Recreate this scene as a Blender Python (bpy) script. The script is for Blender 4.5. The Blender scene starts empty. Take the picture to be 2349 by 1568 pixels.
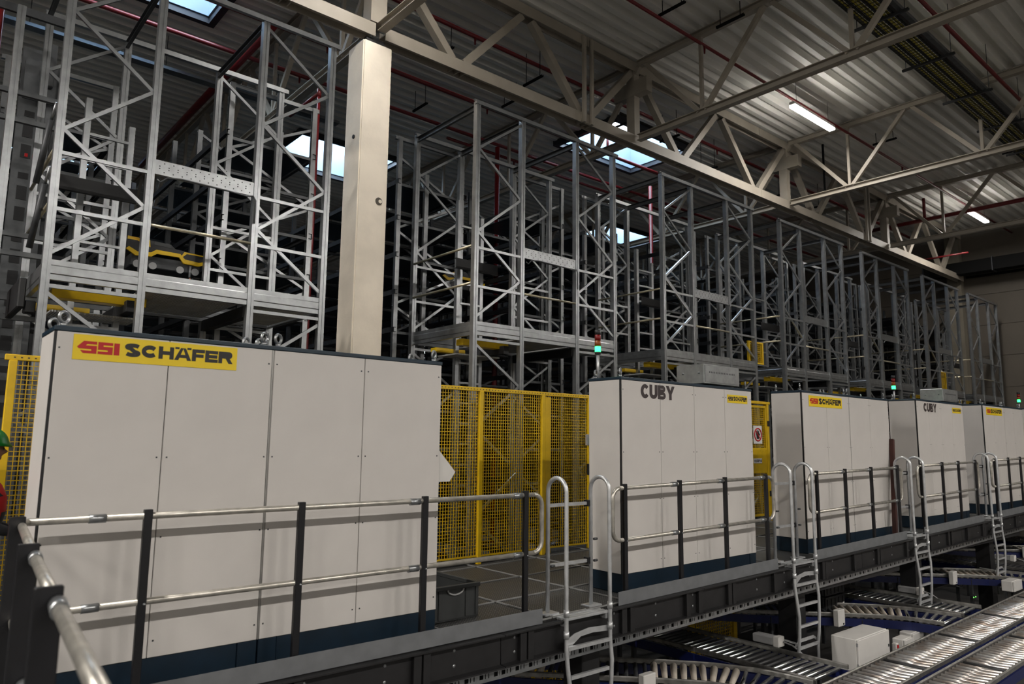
import bpy, bmesh, math, random
from mathutils import Matrix, Vector

random.seed(7)
SC = bpy.context.scene
COL = SC.collection
PI = math.pi

# ------------------------------------------------------------------ camera
# world: X runs along the row of cabinets, Y into the racking, Z up; deck of the walkway is z = 0
CAM_H = 1.546
YAW, PITCH, ROLL = math.radians(49.53), math.radians(7.789), math.radians(0.638)
fw = Vector((math.cos(YAW)*math.cos(PITCH), math.sin(YAW)*math.cos(PITCH), math.sin(PITCH)))
rt = Vector((math.sin(YAW), -math.cos(YAW), 0))
up = rt.cross(fw)
r2 = rt*math.cos(ROLL) + up*math.sin(ROLL)
u2 = -rt*math.sin(ROLL) + up*math.cos(ROLL)
cam_data = bpy.data.cameras.new('camera')
cam = bpy.data.objects.new('camera', cam_data)
COL.objects.link(cam)
cam.matrix_world = Matrix(((r2.x, u2.x, -fw.x, 0), (r2.y, u2.y, -fw.y, 0), (r2.z, u2.z, -fw.z, CAM_H), (0, 0, 0, 1)))
cam_data.sensor_width = 36
cam_data.lens = 1665.39/2349*36
cam_data.clip_end = 300
cam_data.dof.use_dof = True
cam_data.dof.focus_distance = 9.0
cam_data.dof.aperture_fstop = 2.4
SC.camera = cam

# ------------------------------------------------------------------ world: overcast daylight above the rooflights
W = bpy.data.worlds.new('sky')
SC.world = W
W.use_nodes = True
W.node_tree.nodes['Background'].inputs[0].default_value = (0.80, 0.90, 1.0, 1)
W.node_tree.nodes['Background'].inputs[1].default_value = 13.0

SC.view_settings.view_transform = 'Standard'
SC.view_settings.look = 'None'
SC.view_settings.gamma = 1
SC.view_settings.use_curve_mapping = False
SC.view_settings.exposure = 0.85

LAMP_W = 135          # each linear ceiling lamp
LAMP_COL = (1.0, 0.955, 0.90)
FLOOR_Z = -1.9
ROOF_Z = 9.2
YF = 7.8              # front plane of the rack towers
YC = 5.05             # front plane of the cabinets
YR = 4.85             # handrail plane


def dz(x):
    """the long walkway rises very slightly towards its far end"""
    return max(0.0, 0.016*(x-4))


# ------------------------------------------------------------------ materials
MATS = {}


def mat(name, col, rough=0.5, metal=0.0, var=0.0, vscale=8.0, bump=0.0, bscale=40.0, col2=None, spec=0.5, emit=None, estr=0.0, stretch=None, rand=False):
    m = bpy.data.materials.new(name)
    m.use_nodes = True
    nt = m.node_tree
    b = nt.nodes['Principled BSDF']
    b.inputs['Base Color'].default_value = (*col, 1)
    b.inputs['Roughness'].default_value = rough
    b.inputs['Metallic'].default_value = metal
    b.inputs['Specular IOR Level'].default_value = spec
    tc = None
    if var or bump:
        tc = nt.nodes.new('ShaderNodeTexCoord')
        mp = nt.nodes.new('ShaderNodeMapping')
        nt.links.new(tc.outputs['Object'], mp.inputs[0])
        if stretch:
            mp.inputs['Scale'].default_value = stretch
        if rand:
            oi = nt.nodes.new('ShaderNodeObjectInfo')
            sc = nt.nodes.new('ShaderNodeMath')
            sc.operation = 'MULTIPLY'
            sc.inputs[1].default_value = 40
            nt.links.new(oi.outputs['Random'], sc.inputs[0])
            nt.links.new(sc.outputs[0], mp.inputs['Location'])
    if var:
        n = nt.nodes.new('ShaderNodeTexNoise')
        n.inputs['Scale'].default_value = vscale
        n.inputs['Detail'].default_value = 5
        nt.links.new(mp.outputs[0], n.inputs['Vector'])
        r = nt.nodes.new('ShaderNodeValToRGB')
        c2 = col2 or tuple(c*(1-var) for c in col)
        r.color_ramp.elements[0].color = (*c2, 1)
        r.color_ramp.elements[0].position = 0.32
        r.color_ramp.elements[1].color = (*col, 1)
        r.color_ramp.elements[1].position = 0.62
        nt.links.new(n.outputs[0], r.inputs[0])
        nt.links.new(r.outputs[0], b.inputs['Base Color'])
    if bump:
        n2 = nt.nodes.new('ShaderNodeTexNoise')
        n2.inputs['Scale'].default_value = bscale
        n2.inputs['Detail'].default_value = 3
        nt.links.new(mp.outputs[0], n2.inputs['Vector'])
        bp = nt.nodes.new('ShaderNodeBump')
        bp.inputs['Strength'].default_value = bump
        bp.inputs['Distance'].default_value = 0.01
        nt.links.new(n2.outputs[0], bp.inputs['Height'])
        nt.links.new(bp.outputs[0], b.inputs['Normal'])
    if emit:
        b.inputs['Emission Color'].default_value = (*emit, 1)
        b.inputs['Emission Strength'].default_value = estr
    MATS[name] = m
    return m


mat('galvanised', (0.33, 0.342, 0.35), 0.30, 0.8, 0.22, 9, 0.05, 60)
mat('galv_dull', (0.115, 0.12, 0.125), 0.48, 0.7, 0.3, 7)  # also serves as a shaded copy of galvanised inside the rack rows
mat('galv_dark', (0.065, 0.068, 0.072), 0.5, 0.5, 0.4, 6)  # also the deepest-shade copy of galvanised in the rack rows
mat('rail_steel', (0.58, 0.55, 0.49), 0.33, 0.7, 0.35, 14)
mat('brass_tube', (0.50, 0.45, 0.33), 0.35, 0.8, 0.2, 12)
mat('toe_steel', (0.175, 0.182, 0.19), 0.5, 0.2, 0.2, 6)
mat('edge_alu', (0.24, 0.24, 0.235), 0.55, 0.1)
mat('ladder_alu', (0.60, 0.61, 0.62), 0.36, 0.6, 0.2, 12)
mat('black_steel', (0.005, 0.005, 0.006), 0.55, 0.0, 0.3, 20)
mat('beam_steel', (0.012, 0.0115, 0.0125), 0.55, 0.1, 0.4, 9)
mat('post_steel', (0.005, 0.005, 0.007), 0.42, 0.0, 0.3, 20)
mat('cabinet_white', (0.58, 0.55, 0.52), 0.5, 0.0, 0.05, 3, 0.03, 160)
mat('cabinet_side', (0.58, 0.55, 0.52), 0.5, 0.0, 0.06, 3, 0.03, 160)
mat('trim_alu', (0.40, 0.39, 0.37), 0.35, 0.8, 0.2, 10)
mat('blue_lid', (0.002, 0.017, 0.033), 0.45, 0, 0.2, 9)
mat('blue_plinth', (0.001, 0.012, 0.026), 0.45, 0, 0.25, 9)
mat('sign_yellow', (0.78, 0.56, 0.008), 0.5)
mat('sign_red', (0.45, 0.002, 0.004), 0.5)
mat('sign_black', (0.012, 0.010, 0.009), 0.5)
mat('cuby_brown', (0.035, 0.024, 0.024), 0.5)
mat('fence_yellow', (0.72, 0.46, 0.006), 0.45, 0, 0.15, 8)
mat('white_print', (0.75, 0.74, 0.72), 0.5)
mat('concrete', (0.86, 0.775, 0.65), 0.85, 0, 0.14, 2.2, 0.12, 30)
mat('truss_paint', (0.30, 0.266, 0.218), 0.55, 0, 0.12, 3)
mat('roof_sheet', (0.70, 0.685, 0.64), 0.5, 0.1, 0.18, 2.5, stretch=(0.15, 1, 1))
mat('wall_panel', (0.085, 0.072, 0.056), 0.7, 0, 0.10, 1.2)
mat('pilaster', (0.17, 0.15, 0.115), 0.8, 0, 0.1, 2)  # cream pilaster standing in shade, the shade darkened into its colour
mat('wall_light', (0.62, 0.60, 0.56), 0.8, 0, 0.1, 1)
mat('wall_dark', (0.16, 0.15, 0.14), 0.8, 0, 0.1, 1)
mat('floor_conc', (0.07, 0.067, 0.063), 0.6, 0, 0.35, 1.5)
mat('pipe_red', (0.13, 0.004, 0.006), 0.4, 0, 0.2, 10)
mat('duct_dark', (0.006, 0.006, 0.006), 0.8, spec=0.1)
mat('shaft_white', (0.17, 0.23, 0.29), 0.6)
mat('frame_dark', (0.015, 0.017, 0.022), 0.5)
mat('box_white', (0.62, 0.60, 0.57), 0.45, 0, 0.05, 6)
mat('box_grey', (0.30, 0.30, 0.30), 0.5, 0, 0.15, 8)
mat('box_metal', (0.36, 0.37, 0.37), 0.38, 0.7, 0.25, 9)
mat('crate_grey', (0.034, 0.036, 0.036), 0.5, 0, 0.15, 9)
mat('crate_black', (0.012, 0.012, 0.013), 0.5)
mat('conv_blue', (0.004, 0.009, 0.070), 0.38, 0, 0.2, 9)
mat('conv_rail', (0.33, 0.32, 0.30), 0.38, 0.8, 0.4, 10)
mat('roller_steel', (0.80, 0.82, 0.83), 0.25, 1.0, 0.12, 14)
mat('roller_worn', (0.88, 0.87, 0.86), 0.30, 0.85, 0.5, 5, col2=(0.50, 0.40, 0.33), rand=True)
mat('roller_dark', (0.020, 0.020, 0.021), 0.5, 0, 0.3, 12)
mat('roller_cone', (0.52, 0.46, 0.39), 0.5, 0, 0.15, 9)
mat('shelf_sky_tint', (0.05, 0.068, 0.082), 0.3, 0.7, 0.4, 6)  # steel shelves, bluish skylight reflection put into the base colour
mat('shuttle_black', (0.018, 0.018, 0.020), 0.45, 0, 0.2, 9)
mat('plank', (0.055, 0.012, 0.007), 0.6, 0, 0.4, 6)
mat('helmet_green', (0.006, 0.16, 0.018), 0.35)
mat('skin', (0.36, 0.19, 0.13), 0.55, 0, 0.15, 10)
mat('cloth_red', (0.42, 0.008, 0.008), 0.85)
mat('cloth_dark', (0.015, 0.015, 0.018), 0.9)
mat('hair', (0.02, 0.012, 0.008), 0.7)
mat('lamp_glow', (1, 1, 1), 0.5, emit=(1, 0.96, 0.90), estr=26)
mat('lamp_body', (0.55, 0.54, 0.5), 0.5)
mat('led_green', (0.02, 0.5, 0.06), 0.3, emit=(0.02, 1, 0.12), estr=4)
mat('led_green_small', (0.02, 0.5, 0.06), 0.3, emit=(0.12, 1, 0.08), estr=3)
mat('led_red', (0.16, 0.003, 0.003), 0.3)
mat('led_amber', (0.22, 0.05, 0.004), 0.3)
mat('glass_red', (0.30, 0.004, 0.004), 0.3)


def deck_material():
    m = mat('deck_grating', (0.085, 0.085, 0.083), 0.45, 0.5)
    nt = m.node_tree
    b = nt.nodes['Principled BSDF']
    tc = nt.nodes.new('ShaderNodeTexCoord')
    mp = nt.nodes.new('ShaderNodeMapping')
    nt.links.new(tc.outputs['Object'], mp.inputs[0])
    outs = []
    for d in ('X', 'Y'):
        w = nt.nodes.new('ShaderNodeTexWave')
        w.wave_type = 'BANDS'
        w.bands_direction = d
        w.inputs['Scale'].default_value = 11
        nt.links.new(mp.outputs[0], w.inputs[0])
        outs.append(w)
    mu = nt.nodes.new('ShaderNodeMath')
    mu.operation = 'MULTIPLY'
    nt.links.new(outs[0].outputs['Fac'], mu.inputs[0])
    nt.links.new(outs[1].outputs['Fac'], mu.inputs[1])
    r = nt.nodes.new('ShaderNodeValToRGB')
    r.color_ramp.elements[0].color = (0.040, 0.040, 0.039, 1)
    r.color_ramp.elements[0].position = 0.5
    r.color_ramp.elements[1].color = (0.30, 0.30, 0.29, 1)
    r.color_ramp.elements[1].position = 0.85
    nt.links.new(mu.outputs[0], r.inputs[0])
    nt.links.new(r.outputs[0], b.inputs['Base Color'])
    bp = nt.nodes.new('ShaderNodeBump')
    bp.inputs['Strength'].default_value = 0.6
    bp.inputs['Distance'].default_value = 0.006
    nt.links.new(mu.outputs[0], bp.inputs['Height'])
    nt.links.new(bp.outputs[0], b.inputs['Normal'])


def ribbed_material():
    """ribbed galvanised sheet of the tower platforms (seen from below)"""
    m = mat('ribbed_sheet', (0.7, 0.7, 0.7), 0.35, 0.1)
    nt = m.node_tree
    b = nt.nodes['Principled BSDF']
    tc = nt.nodes.new('ShaderNodeTexCoord')
    w = nt.nodes.new('ShaderNodeTexWave')
    w.bands_direction = 'X'
    w.inputs['Scale'].default_value = 12
    w.inputs['Distortion'].default_value = 0.6
    nt.links.new(tc.outputs['Object'], w.inputs[0])
    n = nt.nodes.new('ShaderNodeTexNoise')
    n.inputs['Scale'].default_value = 4
    nt.links.new(tc.outputs['Object'], n.inputs[0])
    r = nt.nodes.new('ShaderNodeValToRGB')
    r.color_ramp.elements[0].color = (0.45, 0.455, 0.46, 1)
    r.color_ramp.elements[1].color = (0.80, 0.81, 0.81, 1)
    r.color_ramp.elements[0].position = 0.3
    nt.links.new(n.outputs[0], r.inputs[0])
    nt.links.new(r.outputs[0], b.inputs['Base Color'])
    bp = nt.nodes.new('ShaderNodeBump')
    bp.inputs['Strength'].default_value = 0.8
    bp.inputs['Distance'].default_value = 0.01
    nt.links.new(w.outputs['Fac'], bp.inputs['Height'])
    nt.links.new(bp.outputs[0], b.inputs['Normal'])


deck_material()
ribbed_material()


def glass_material():
    m = bpy.data.materials.new('rooflight_glass')
    m.use_nodes = True
    nt = m.node_tree
    nt.nodes.clear()
    o = nt.nodes.new('ShaderNodeOutputMaterial')
    t = nt.nodes.new('ShaderNodeBsdfTransparent')
    t.inputs[0].default_value = (0.92, 0.96, 1.0, 1)
    g = nt.nodes.new('ShaderNodeBsdfGlossy')
    g.inputs['Roughness'].default_value = 0.15
    mx = nt.nodes.new('ShaderNodeMixShader')
    mx.inputs[0].default_value = 0.06
    nt.links.new(t.outputs[0], mx.inputs[1])
    nt.links.new(g.outputs[0], mx.inputs[2])
    nt.links.new(mx.outputs[0], o.inputs[0])
    MATS['rooflight_glass'] = m


glass_material()

# ------------------------------------------------------------------ object helpers
WM = {}                    # world matrix of every object, by name
CACHE = {}                 # shared mesh data


def link(o, world, parent=None):
    COL.objects.link(o)
    WM[o.name] = world
    if parent is not None:
        o.parent = parent
        o.matrix_basis = WM[parent.name].inverted() @ world
    else:
        o.matrix_basis = world
    return o


def tag(o, label=None, cat=None, group=None, kind=None):
    if label: o['label'] = label
    if cat: o['category'] = cat
    if group: o['group'] = group
    if kind: o['kind'] = kind
    return o


def thing(name, label, cat, loc, group=None, kind=None, rz=0.0):
    o = bpy.data.objects.new(name, None)
    o.empty_display_size = 0.1
    link(o, Matrix.Translation(Vector(loc)) @ Matrix.Rotation(rz, 4, 'Z'))
    return tag(o, label, cat, group, kind)


def P(root, name, me, M=None, label=None, kind=None):
    o = bpy.data.objects.new(name, me)
    if M is None: M = Matrix()
    elif not isinstance(M, Matrix): M = Matrix.Translation(Vector(M))
    link(o, M, root)
    if label: o['label'] = label
    if kind: o['kind'] = kind
    return o


def mk(key, verts, faces, m, smooth=None):
    if key is not None and key in CACHE: return CACHE[key]
    me = bpy.data.meshes.new('shape')
    me.from_pydata(verts, [], faces)
    me.materials.append(MATS[m])
    if smooth is not None:
        if smooth is True: fl = [True]*len(faces)
        else: fl = smooth
        me.polygons.foreach_set('use_smooth', fl)
    me.update()
    if key is not None: CACHE[key] = me
    return me


BOXF = [(0, 3, 2, 1), (4, 5, 6, 7), (0, 1, 5, 4), (1, 2, 6, 5), (2, 3, 7, 6), (3, 0, 4, 7)]


def bv(x0, x1, y0, y1, z0, z1):
    return [(x0, y0, z0), (x1, y0, z0), (x1, y1, z0), (x0, y1, z0), (x0, y0, z1), (x1, y0, z1), (x1, y1, z1), (x0, y1, z1)]


def boxes_me(key, lst, m):
    if key in CACHE: return CACHE[key]
    v, f = [], []
    for b in lst:
        n = len(v)
        v += bv(*b)
        f += [tuple(i+n for i in q) for q in BOXF]
    return mk(key, v, f, m)


def box_me(dx, dy, dzz, m, bev=0.0):
    key = ('box', round(dx, 4), round(dy, 4), round(dzz, 4), m, bev)
    if key in CACHE: return CACHE[key]
    me = mk(key, bv(-dx/2, dx/2, -dy/2, dy/2, -dzz/2, dzz/2), BOXF, m)
    if bev:
        bm = bmesh.new()
        bm.from_mesh(me)
        bmesh.ops.bevel(bm, geom=bm.edges[:], offset=bev, segments=1, affect='EDGES')
        bm.to_mesh(me)
        bm.free()
    return me


def box(root, name, x0, x1, y0, y1, z0, z1, m, bev=0.0, **k):
    return P(root, name, box_me(x1-x0, y1-y0, z1-z0, m, bev), ((x0+x1)/2, (y0+y1)/2, (z0+z1)/2), **k)


def frame(a, b, upv=(0, 0, 1)):
    a, b = Vector(a), Vector(b)
    z = (b-a).normalized()
    u = Vector(upv)
    if abs(z.dot(u)) > 0.99: u = Vector((0, 1, 0))
    x = u.cross(z).normalized()
    y = z.cross(x)
    M = Matrix(((x.x, y.x, z.x, a.x), (x.y, y.y, z.y, a.y), (x.z, y.z, z.z, a.z), (0, 0, 0, 1)))
    return M, (b-a).length


def chan(w, h, t, lip=0.0):
    """C channel, web at y=0 facing -y, open to +y; w wide, h deep"""
    a = w/2
    if lip:
        return [(-a, 0), (a, 0), (a, h), (a-lip, h), (a-lip, h-t), (a-t, h-t), (a-t, t), (-a+t, t), (-a+t, h-t), (-a+lip, h-t), (-a+lip, h), (-a, h)]
    return [(-a, 0), (a, 0), (a, h), (a-t, h), (a-t, t), (-a+t, t), (-a+t, h), (-a, h)]


def ibeam(w, h, t):
    a, b, c = w/2, h/2, t/2
    return [(-a, -b), (a, -b), (a, -b+t), (c, -b+t), (c, b-t), (a, b-t), (a, b), (-a, b), (-a, b-t), (-c, b-t), (-c, -b+t), (-a, -b+t)]


def rect(w, h):
    return [(-w/2, -h/2), (w/2, -h/2), (w/2, h/2), (-w/2, h/2)]


PROF = {
    'post': [(-.036, 0), (-.006, 0), (-.006, .006), (.006, .006), (.006, 0), (.036, 0), (.036, .08), (.016, .08), (.016, .074), (.030, .074), (.030, .006+.006), (-.030, .006+.006), (-.030, .074), (-.016, .074), (-.016, .08), (-.036, .08)],
    'postb': chan(.06, .07, .005, .015),
    'brace': chan(.036, .026, .004),
    'tie': chan(.085, .04, .004),
    'toprail': chan(.055, .05, .004),
    'toprail2': chan(.028, .03, .004),
    'pbeam': [(0, -.095), (.045, -.095), (.045, -.085), (.012, -.08), (.012, -.03), (.022, -.02), (.022, .03), (.012, .04), (.012, .085), (.045, .087), (.045, .095), (0, .095), (0, .045), (-.006, .035), (-.006, -.035), (0, -.045)],
    'bridge': chan(.15, .05, .004),
    'blackrail': chan(.075, .045, .005),
    'arm': chan(.04, .03, .004),
    'flat': rect(.045, .008),
    'chord': ibeam(.20, .21, .018),
    'chord2': ibeam(.13, .13, .012),
    'diag': rect(.13, .13),
    'diagr': rect(.10, .10),
    'diag2': rect(.08, .08),
    'vert2': rect(.06, .06),
    'edge': [(0, -.13), (.075, -.13), (.075, -.118), (.012, -.112), (.012, .112), (.075, .118), (.075, .13), (0, .13)],
    'toe': rect(.005, .125),
    'guide': [(-.012, -.02), (.012, -.02), (.012, .02), (.004, .032), (-.004, .032), (-.012, .02)],
    'cblue': chan(.11, .03, .004),
    'sq20': rect(.02, .02),
    'sq30': rect(.03, .03),
    'sq40': rect(.04, .04),
    'sq50': rect(.05, .05),
    'sq60': rect(.06, .06),
    'strut': chan(.041, .041, .004),
    'wallrail': rect(.05, .12),
}


def ext_me(prof, L, m):
    L = round(L, 3)
    key = ('ext', prof, L, m)
    if key in CACHE: return CACHE[key]
    p = PROF[prof]
    n = len(p)
    v = [(x, y, 0) for x, y in p] + [(x, y, L) for x, y in p]
    f = [(i, (i+1) % n, n+(i+1) % n, n+i) for i in range(n)] + [tuple(range(n-1, -1, -1)), tuple(range(n, 2*n))]
    return mk(key, v, f, m)


def bar(root, name, a, b, prof, m, upv=(0, 0, 1), **k):
    M, L = frame(a, b, upv)
    return P(root, name, ext_me(prof, L, m), M, **k)


def post(root, name, x, y, z0, z1, prof, m, face=-1, rot=0.0):
    """upright; web looks to -Y when face=-1, +Y when face=1"""
    M = Matrix.Translation((x, y, z0)) @ Matrix.Rotation((PI if face > 0 else 0)+rot, 4, 'Z')
    return P(root, name, ext_me(prof, z1-z0, m), M)


def cyl_me(r, L, m, n=12, r1=None):
    r1 = r if r1 is None else r1
    L = round(L, 3)
    key = ('cyl', round(r, 4), round(r1, 4), L, m, n)
    if key in CACHE: return CACHE[key]
    v = [(r*math.cos(2*PI*i/n), r*math.sin(2*PI*i/n), 0) for i in range(n)] + [(r1*math.cos(2*PI*i/n), r1*math.sin(2*PI*i/n), L) for i in range(n)]
    f = [(i, (i+1) % n, n+(i+1) % n, n+i) for i in range(n)] + [tuple(range(n-1, -1, -1)), tuple(range(n, 2*n))]
    return mk(key, v, f, m, [True]*n+[False]*2)


def tube(root, name, a, b, r, m, n=12, r1=None, **k):
    M, L = frame(a, b)
    return P(root, name, cyl_me(r, L, m, n, r1), M, **k)


def path_me(pts, r, m, n=10, closed=False, key=None, flatx=None):
    """round tube swept along a polyline (world or local points)"""
    if key is not None and key in CACHE: return CACHE[key]
    pts = [Vector(p) for p in pts]
    N = len(pts)
    v, f, sm = [], [], []
    ref = None
    for i, p in enumerate(pts):
        if closed: t = (pts[(i+1) % N]-pts[i-1]).normalized()
        else: t = (pts[min(i+1, N-1)]-pts[max(i-1, 0)]).normalized()
        if ref is None:
            ref = Vector((0, 0, 1)) if abs(t.z) < 0.9 else Vector((1, 0, 0))
        x = ref.cross(t)
        if x.length < 1e-4: x = Vector((1, 0, 0)).cross(t)
        x.normalize()
        y = t.cross(x)
        ref = y
        for j in range(n):
            a = 2*PI*j/n
            q = p+x*(r*math.cos(a))+y*(r*math.sin(a))
            v.append(tuple(q))
    for i in range(N if closed else N-1):
        for j in range(n):
            a, b = i*n+j, i*n+(j+1) % n
            c, d = ((i+1) % N)*n+(j+1) % n, ((i+1) % N)*n+j
            f.append((a, b, c, d)); sm.append(True)
    if not closed:
        f.append(tuple(range(n-1, -1, -1))); sm.append(False)
        f.append(tuple(range((N-1)*n, N*n))); sm.append(False)
    return mk(key, v, f, m, sm)


def arc(c, r, a0, a1, n, plane='xz'):
    out = []
    for i in range(n+1):
        a = a0+(a1-a0)*i/n
        u, w = r*math.cos(a), r*math.sin(a)
        out.append((c[0]+u, c[1], c[2]+w) if plane == 'xz' else (c[0], c[1]+u, c[2]+w) if plane == 'yz' else (c[0]+u, c[1]+w, c[2]))
    return out


def plate_me(key, pts, t, m):
    """flat polygon in the XZ plane, t thick in Y (front at y=0)"""
    if key is not None and key in CACHE: return CACHE[key]
    n = len(pts)
    ar = sum(pts[i][0]*pts[(i+1) % n][1]-pts[(i+1) % n][0]*pts[i][1] for i in range(n))
    if ar < 0: pts = pts[::-1]
    v = [(x, 0, z) for x, z in pts] + [(x, t, z) for x, z in pts]
    f = [tuple(range(n)), tuple(range(2*n-1, n-1, -1))] + [(i, n+i, n+(i+1) % n, (i+1) % n) for i in range(n)]
    return mk(key, v, f, m)


def sweep_me(pts, prof, m, key=None):
    """profile (2D: x=sideways, y=up) swept along a horizontal polyline"""
    pts = [Vector(p) for p in pts]
    n = len(prof)
    v, f = [], []
    N = len(pts)
    for i, p in enumerate(pts):
        t = (pts[min(i+1, N-1)]-pts[max(i-1, 0)])
        t.z = 0
        t.normalize()
        s = Vector((t.y, -t.x, 0))
        for x, y in prof: v.append(tuple(p+s*x+Vector((0, 0, y))))
    for i in range(N-1):
        for j in range(n):
            f.append((i*n+j, i*n+(j+1) % n, (i+1)*n+(j+1) % n, (i+1)*n+j))
    f.append(tuple(range(n-1, -1, -1)))
    f.append(tuple(range((N-1)*n, N*n)))
    return mk(key, v, f, m)


def torus_me(R, r, m, n=16, k=8):
    key = ('tor', R, r, m)
    pts = [(R*math.cos(2*PI*i/n), 0, R*math.sin(2*PI*i/n)) for i in range(n)]
    return path_me(pts, r, m, k, True, key)


def dome_me(r, h, m, n=8):
    key = ('dome', r, h, m)
    if key in CACHE: return CACHE[key]
    v, f = [], []
    rings = [(r, 0), (r*.85, h*.6), (r*.45, h)]
    for rr, z in rings: v += [(rr*math.cos(2*PI*i/n), rr*math.sin(2*PI*i/n), z) for i in range(n)]
    for a in range(2):
        f += [(a*n+i, a*n+(i+1) % n, (a+1)*n+(i+1) % n, (a+1)*n+i) for i in range(n)]
    f.append(tuple(range(2*n, 3*n)))
    return mk(key, v, f, m, True)


ROT_FRONT = Matrix.Rotation(PI/2, 4, 'X')      # +Z of a shape turned to look to -Y


def strip(pts, hw, out):
    """thick 2D polyline -> quads"""
    V = [Vector(p) for p in pts]
    L, R = [], []
    for i, p in enumerate(V):
        if i == 0: t = V[1]-V[0]
        elif i == len(V)-1: t = V[-1]-V[-2]
        else: t = (V[i+1]-V[i]).normalized()+(V[i]-V[i-1]).normalized()
        t.normalize()
        n = Vector((-t.y, t.x))
        L.append(p+n*hw); R.append(p-n*hw)
    for i in range(len(V)-1): out.append([L[i], R[i], R[i+1], L[i+1]])


def earc(cx, cy, rx, ry, a0, a1, n=12):
    return [(cx+rx*math.cos(math.radians(a0+(a1-a0)*i/n)), cy+ry*math.sin(math.radians(a0+(a1-a0)*i/n))) for i in range(n+1)]


def R4(x0, x1, y0, y1): return [(x0, y0), (x1, y0), (x1, y1), (x0, y1)]


def glyph(c, w, s):
    """heavy sans capital, height 1, width w, stroke s; list of quads"""
    o = []
    h = s/2
    if c == 'C': strip(earc(w/2, .5, w/2-h, .5-h, 38, 322, 22), h, o)
    elif c == 'S':
        strip(earc(w/2, .745, w/2-h, .255-h*.72, 18, 250, 12)+[(w*.5, .5)]+earc(w/2, .255, w/2-h, .255-h*.72, 70, -162, 12), h*.92, o)
    elif c == 'H': o += [R4(0, s, 0, 1), R4(w-s, w, 0, 1), R4(s, w-s, .5-h*.85, .5+h*.85)]
    elif c == 'E': o += [R4(0, s, 0, 1), R4(s, w, 0, s*.8), R4(s, w, 1-s*.8, 1), R4(s, w*.95, .5-h*.8, .5+h*.8)]
    elif c == 'F': o += [R4(0, s, 0, 1), R4(s, w, 1-s*.8, 1), R4(s, w*.92, .5-h, .5+h*.6)]
    elif c in 'AÄ':
        o += [[(0, 0), (s, 0), (w/2+.02, 1), (w/2-s*.62, 1)], [(w-s, 0), (w, 0), (w/2+s*.62, 1), (w/2-.02, 1)], R4(w*.25, w*.75, .2, .2+s*.75)]
        if c == 'Ä': o += [R4(w*.02, w*.27, .9, 1.06), R4(w*.73, w*.98, .9, 1.06)]
    elif c == 'R':
        o += [R4(0, s, 0, 1)]
        strip([(s*.6, 1-h*.85), (w-.32, 1-h*.85)]+earc(w-.32, .71, .30-h, .29-h*.85, 90, -90, 10)+[(s*.6, .42+h*.85)], h*.85, o)
        o += [[(w*.48, .45), (w*.48+s, .5), (w+.02, 0), (w-s*1.05, 0)]]
    elif c == 'U': strip([(h, 1), (h, .38)]+earc(w/2, .38, w/2-h, .38-h, 180, 360, 14)+[(w-h, .38), (w-h, 1)], h, o)
    elif c == 'B':
        o += [R4(0, s, 0, 1)]
        strip([(s*.6, 1-h*.85), (w-.34, 1-h*.85)]+earc(w-.34, .745, .30-h, .255-h*.85, 90, -90, 10)+[(s*.6, .49+h*.85)], h*.85, o)
        strip([(s*.6, .52-h*.85), (w-.32, .52-h*.85)]+earc(w-.32, .265, .32-h, .265-h*.85, 90, -90, 10)+[(s*.6, h*.85)], h*.85, o)
    elif c == 'Y': o += [R4(w/2-h, w/2+h, 0, .45), [(w/2-h, .40), (w/2+h, .40), (s*1.05, 1), (-.03, 1)], [(w/2-h, .40), (w/2+h, .40), (w+.03, 1), (w-s*1.05, 1)]]
    return o


def heavy_me(txt, widths, s, gap, m):
    """row of heavy capitals scaled to unit width and unit height, facing -Y"""
    v, f, x = [], [], 0.0
    tot = sum(widths)+gap*(len(txt)-1)
    for k, c in enumerate(txt):
        for q in glyph(c, widths[k], s):
            n = len(v)
            for a in q: v.append(((x+a[0])/tot, -.0001*(len(v) % 7), a[1]))
            f.append((n, n+1, n+2, n+3))
        x += widths[k]+gap
    return mk(None, v, f, m)


def text_me(s, h, m, bold=0.0, xs=1.0, width=None):
    """lettering standing in the XZ plane, facing -Y, starting at x=0, cap height h"""
    cu = bpy.data.curves.new('txt', 'FONT')
    cu.body = s
    cu.size = 1.0
    cu.offset = bold
    cu.extrude = 0.002
    cu.resolution_u = 3
    o = bpy.data.objects.new('txt', cu)
    COL.objects.link(o)
    dg = bpy.context.evaluated_depsgraph_get()
    me = bpy.data.meshes.new_from_object(o.evaluated_get(dg))
    bpy.data.objects.remove(o)
    vs = [v.co.copy() for v in me.vertices]
    y0, y1 = min(c.y for c in vs), max(c.y for c in vs)
    if width is None:
        k = h/0.73
        kx = k*xs
    else:
        k = h/(y1-y0) if s.upper() == s and 'Ä' not in s else h/0.75
        kx = width/(max(c.x for c in vs)-min(c.x for c in vs))
    x0 = min(c.x for c in vs)
    for v in me.vertices:
        x, y, z = v.co
        v.co = ((x-x0)*kx, -z*0.5, (y if 'Ä' in s else y-y0)*k)
    me.materials.clear()
    me.materials.append(MATS[m])
    return me

# ================================================================== the hall
X0H, X1H, Y0H, Y1H = -22.0, 29.2, -26.0, 44.0


def struct_box(name, x0, x1, y0, y1, z0, z1, m):
    o = box(None, name, x0, x1, y0, y1, z0, z1, m)
    o['kind'] = 'structure'
    return o


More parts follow.
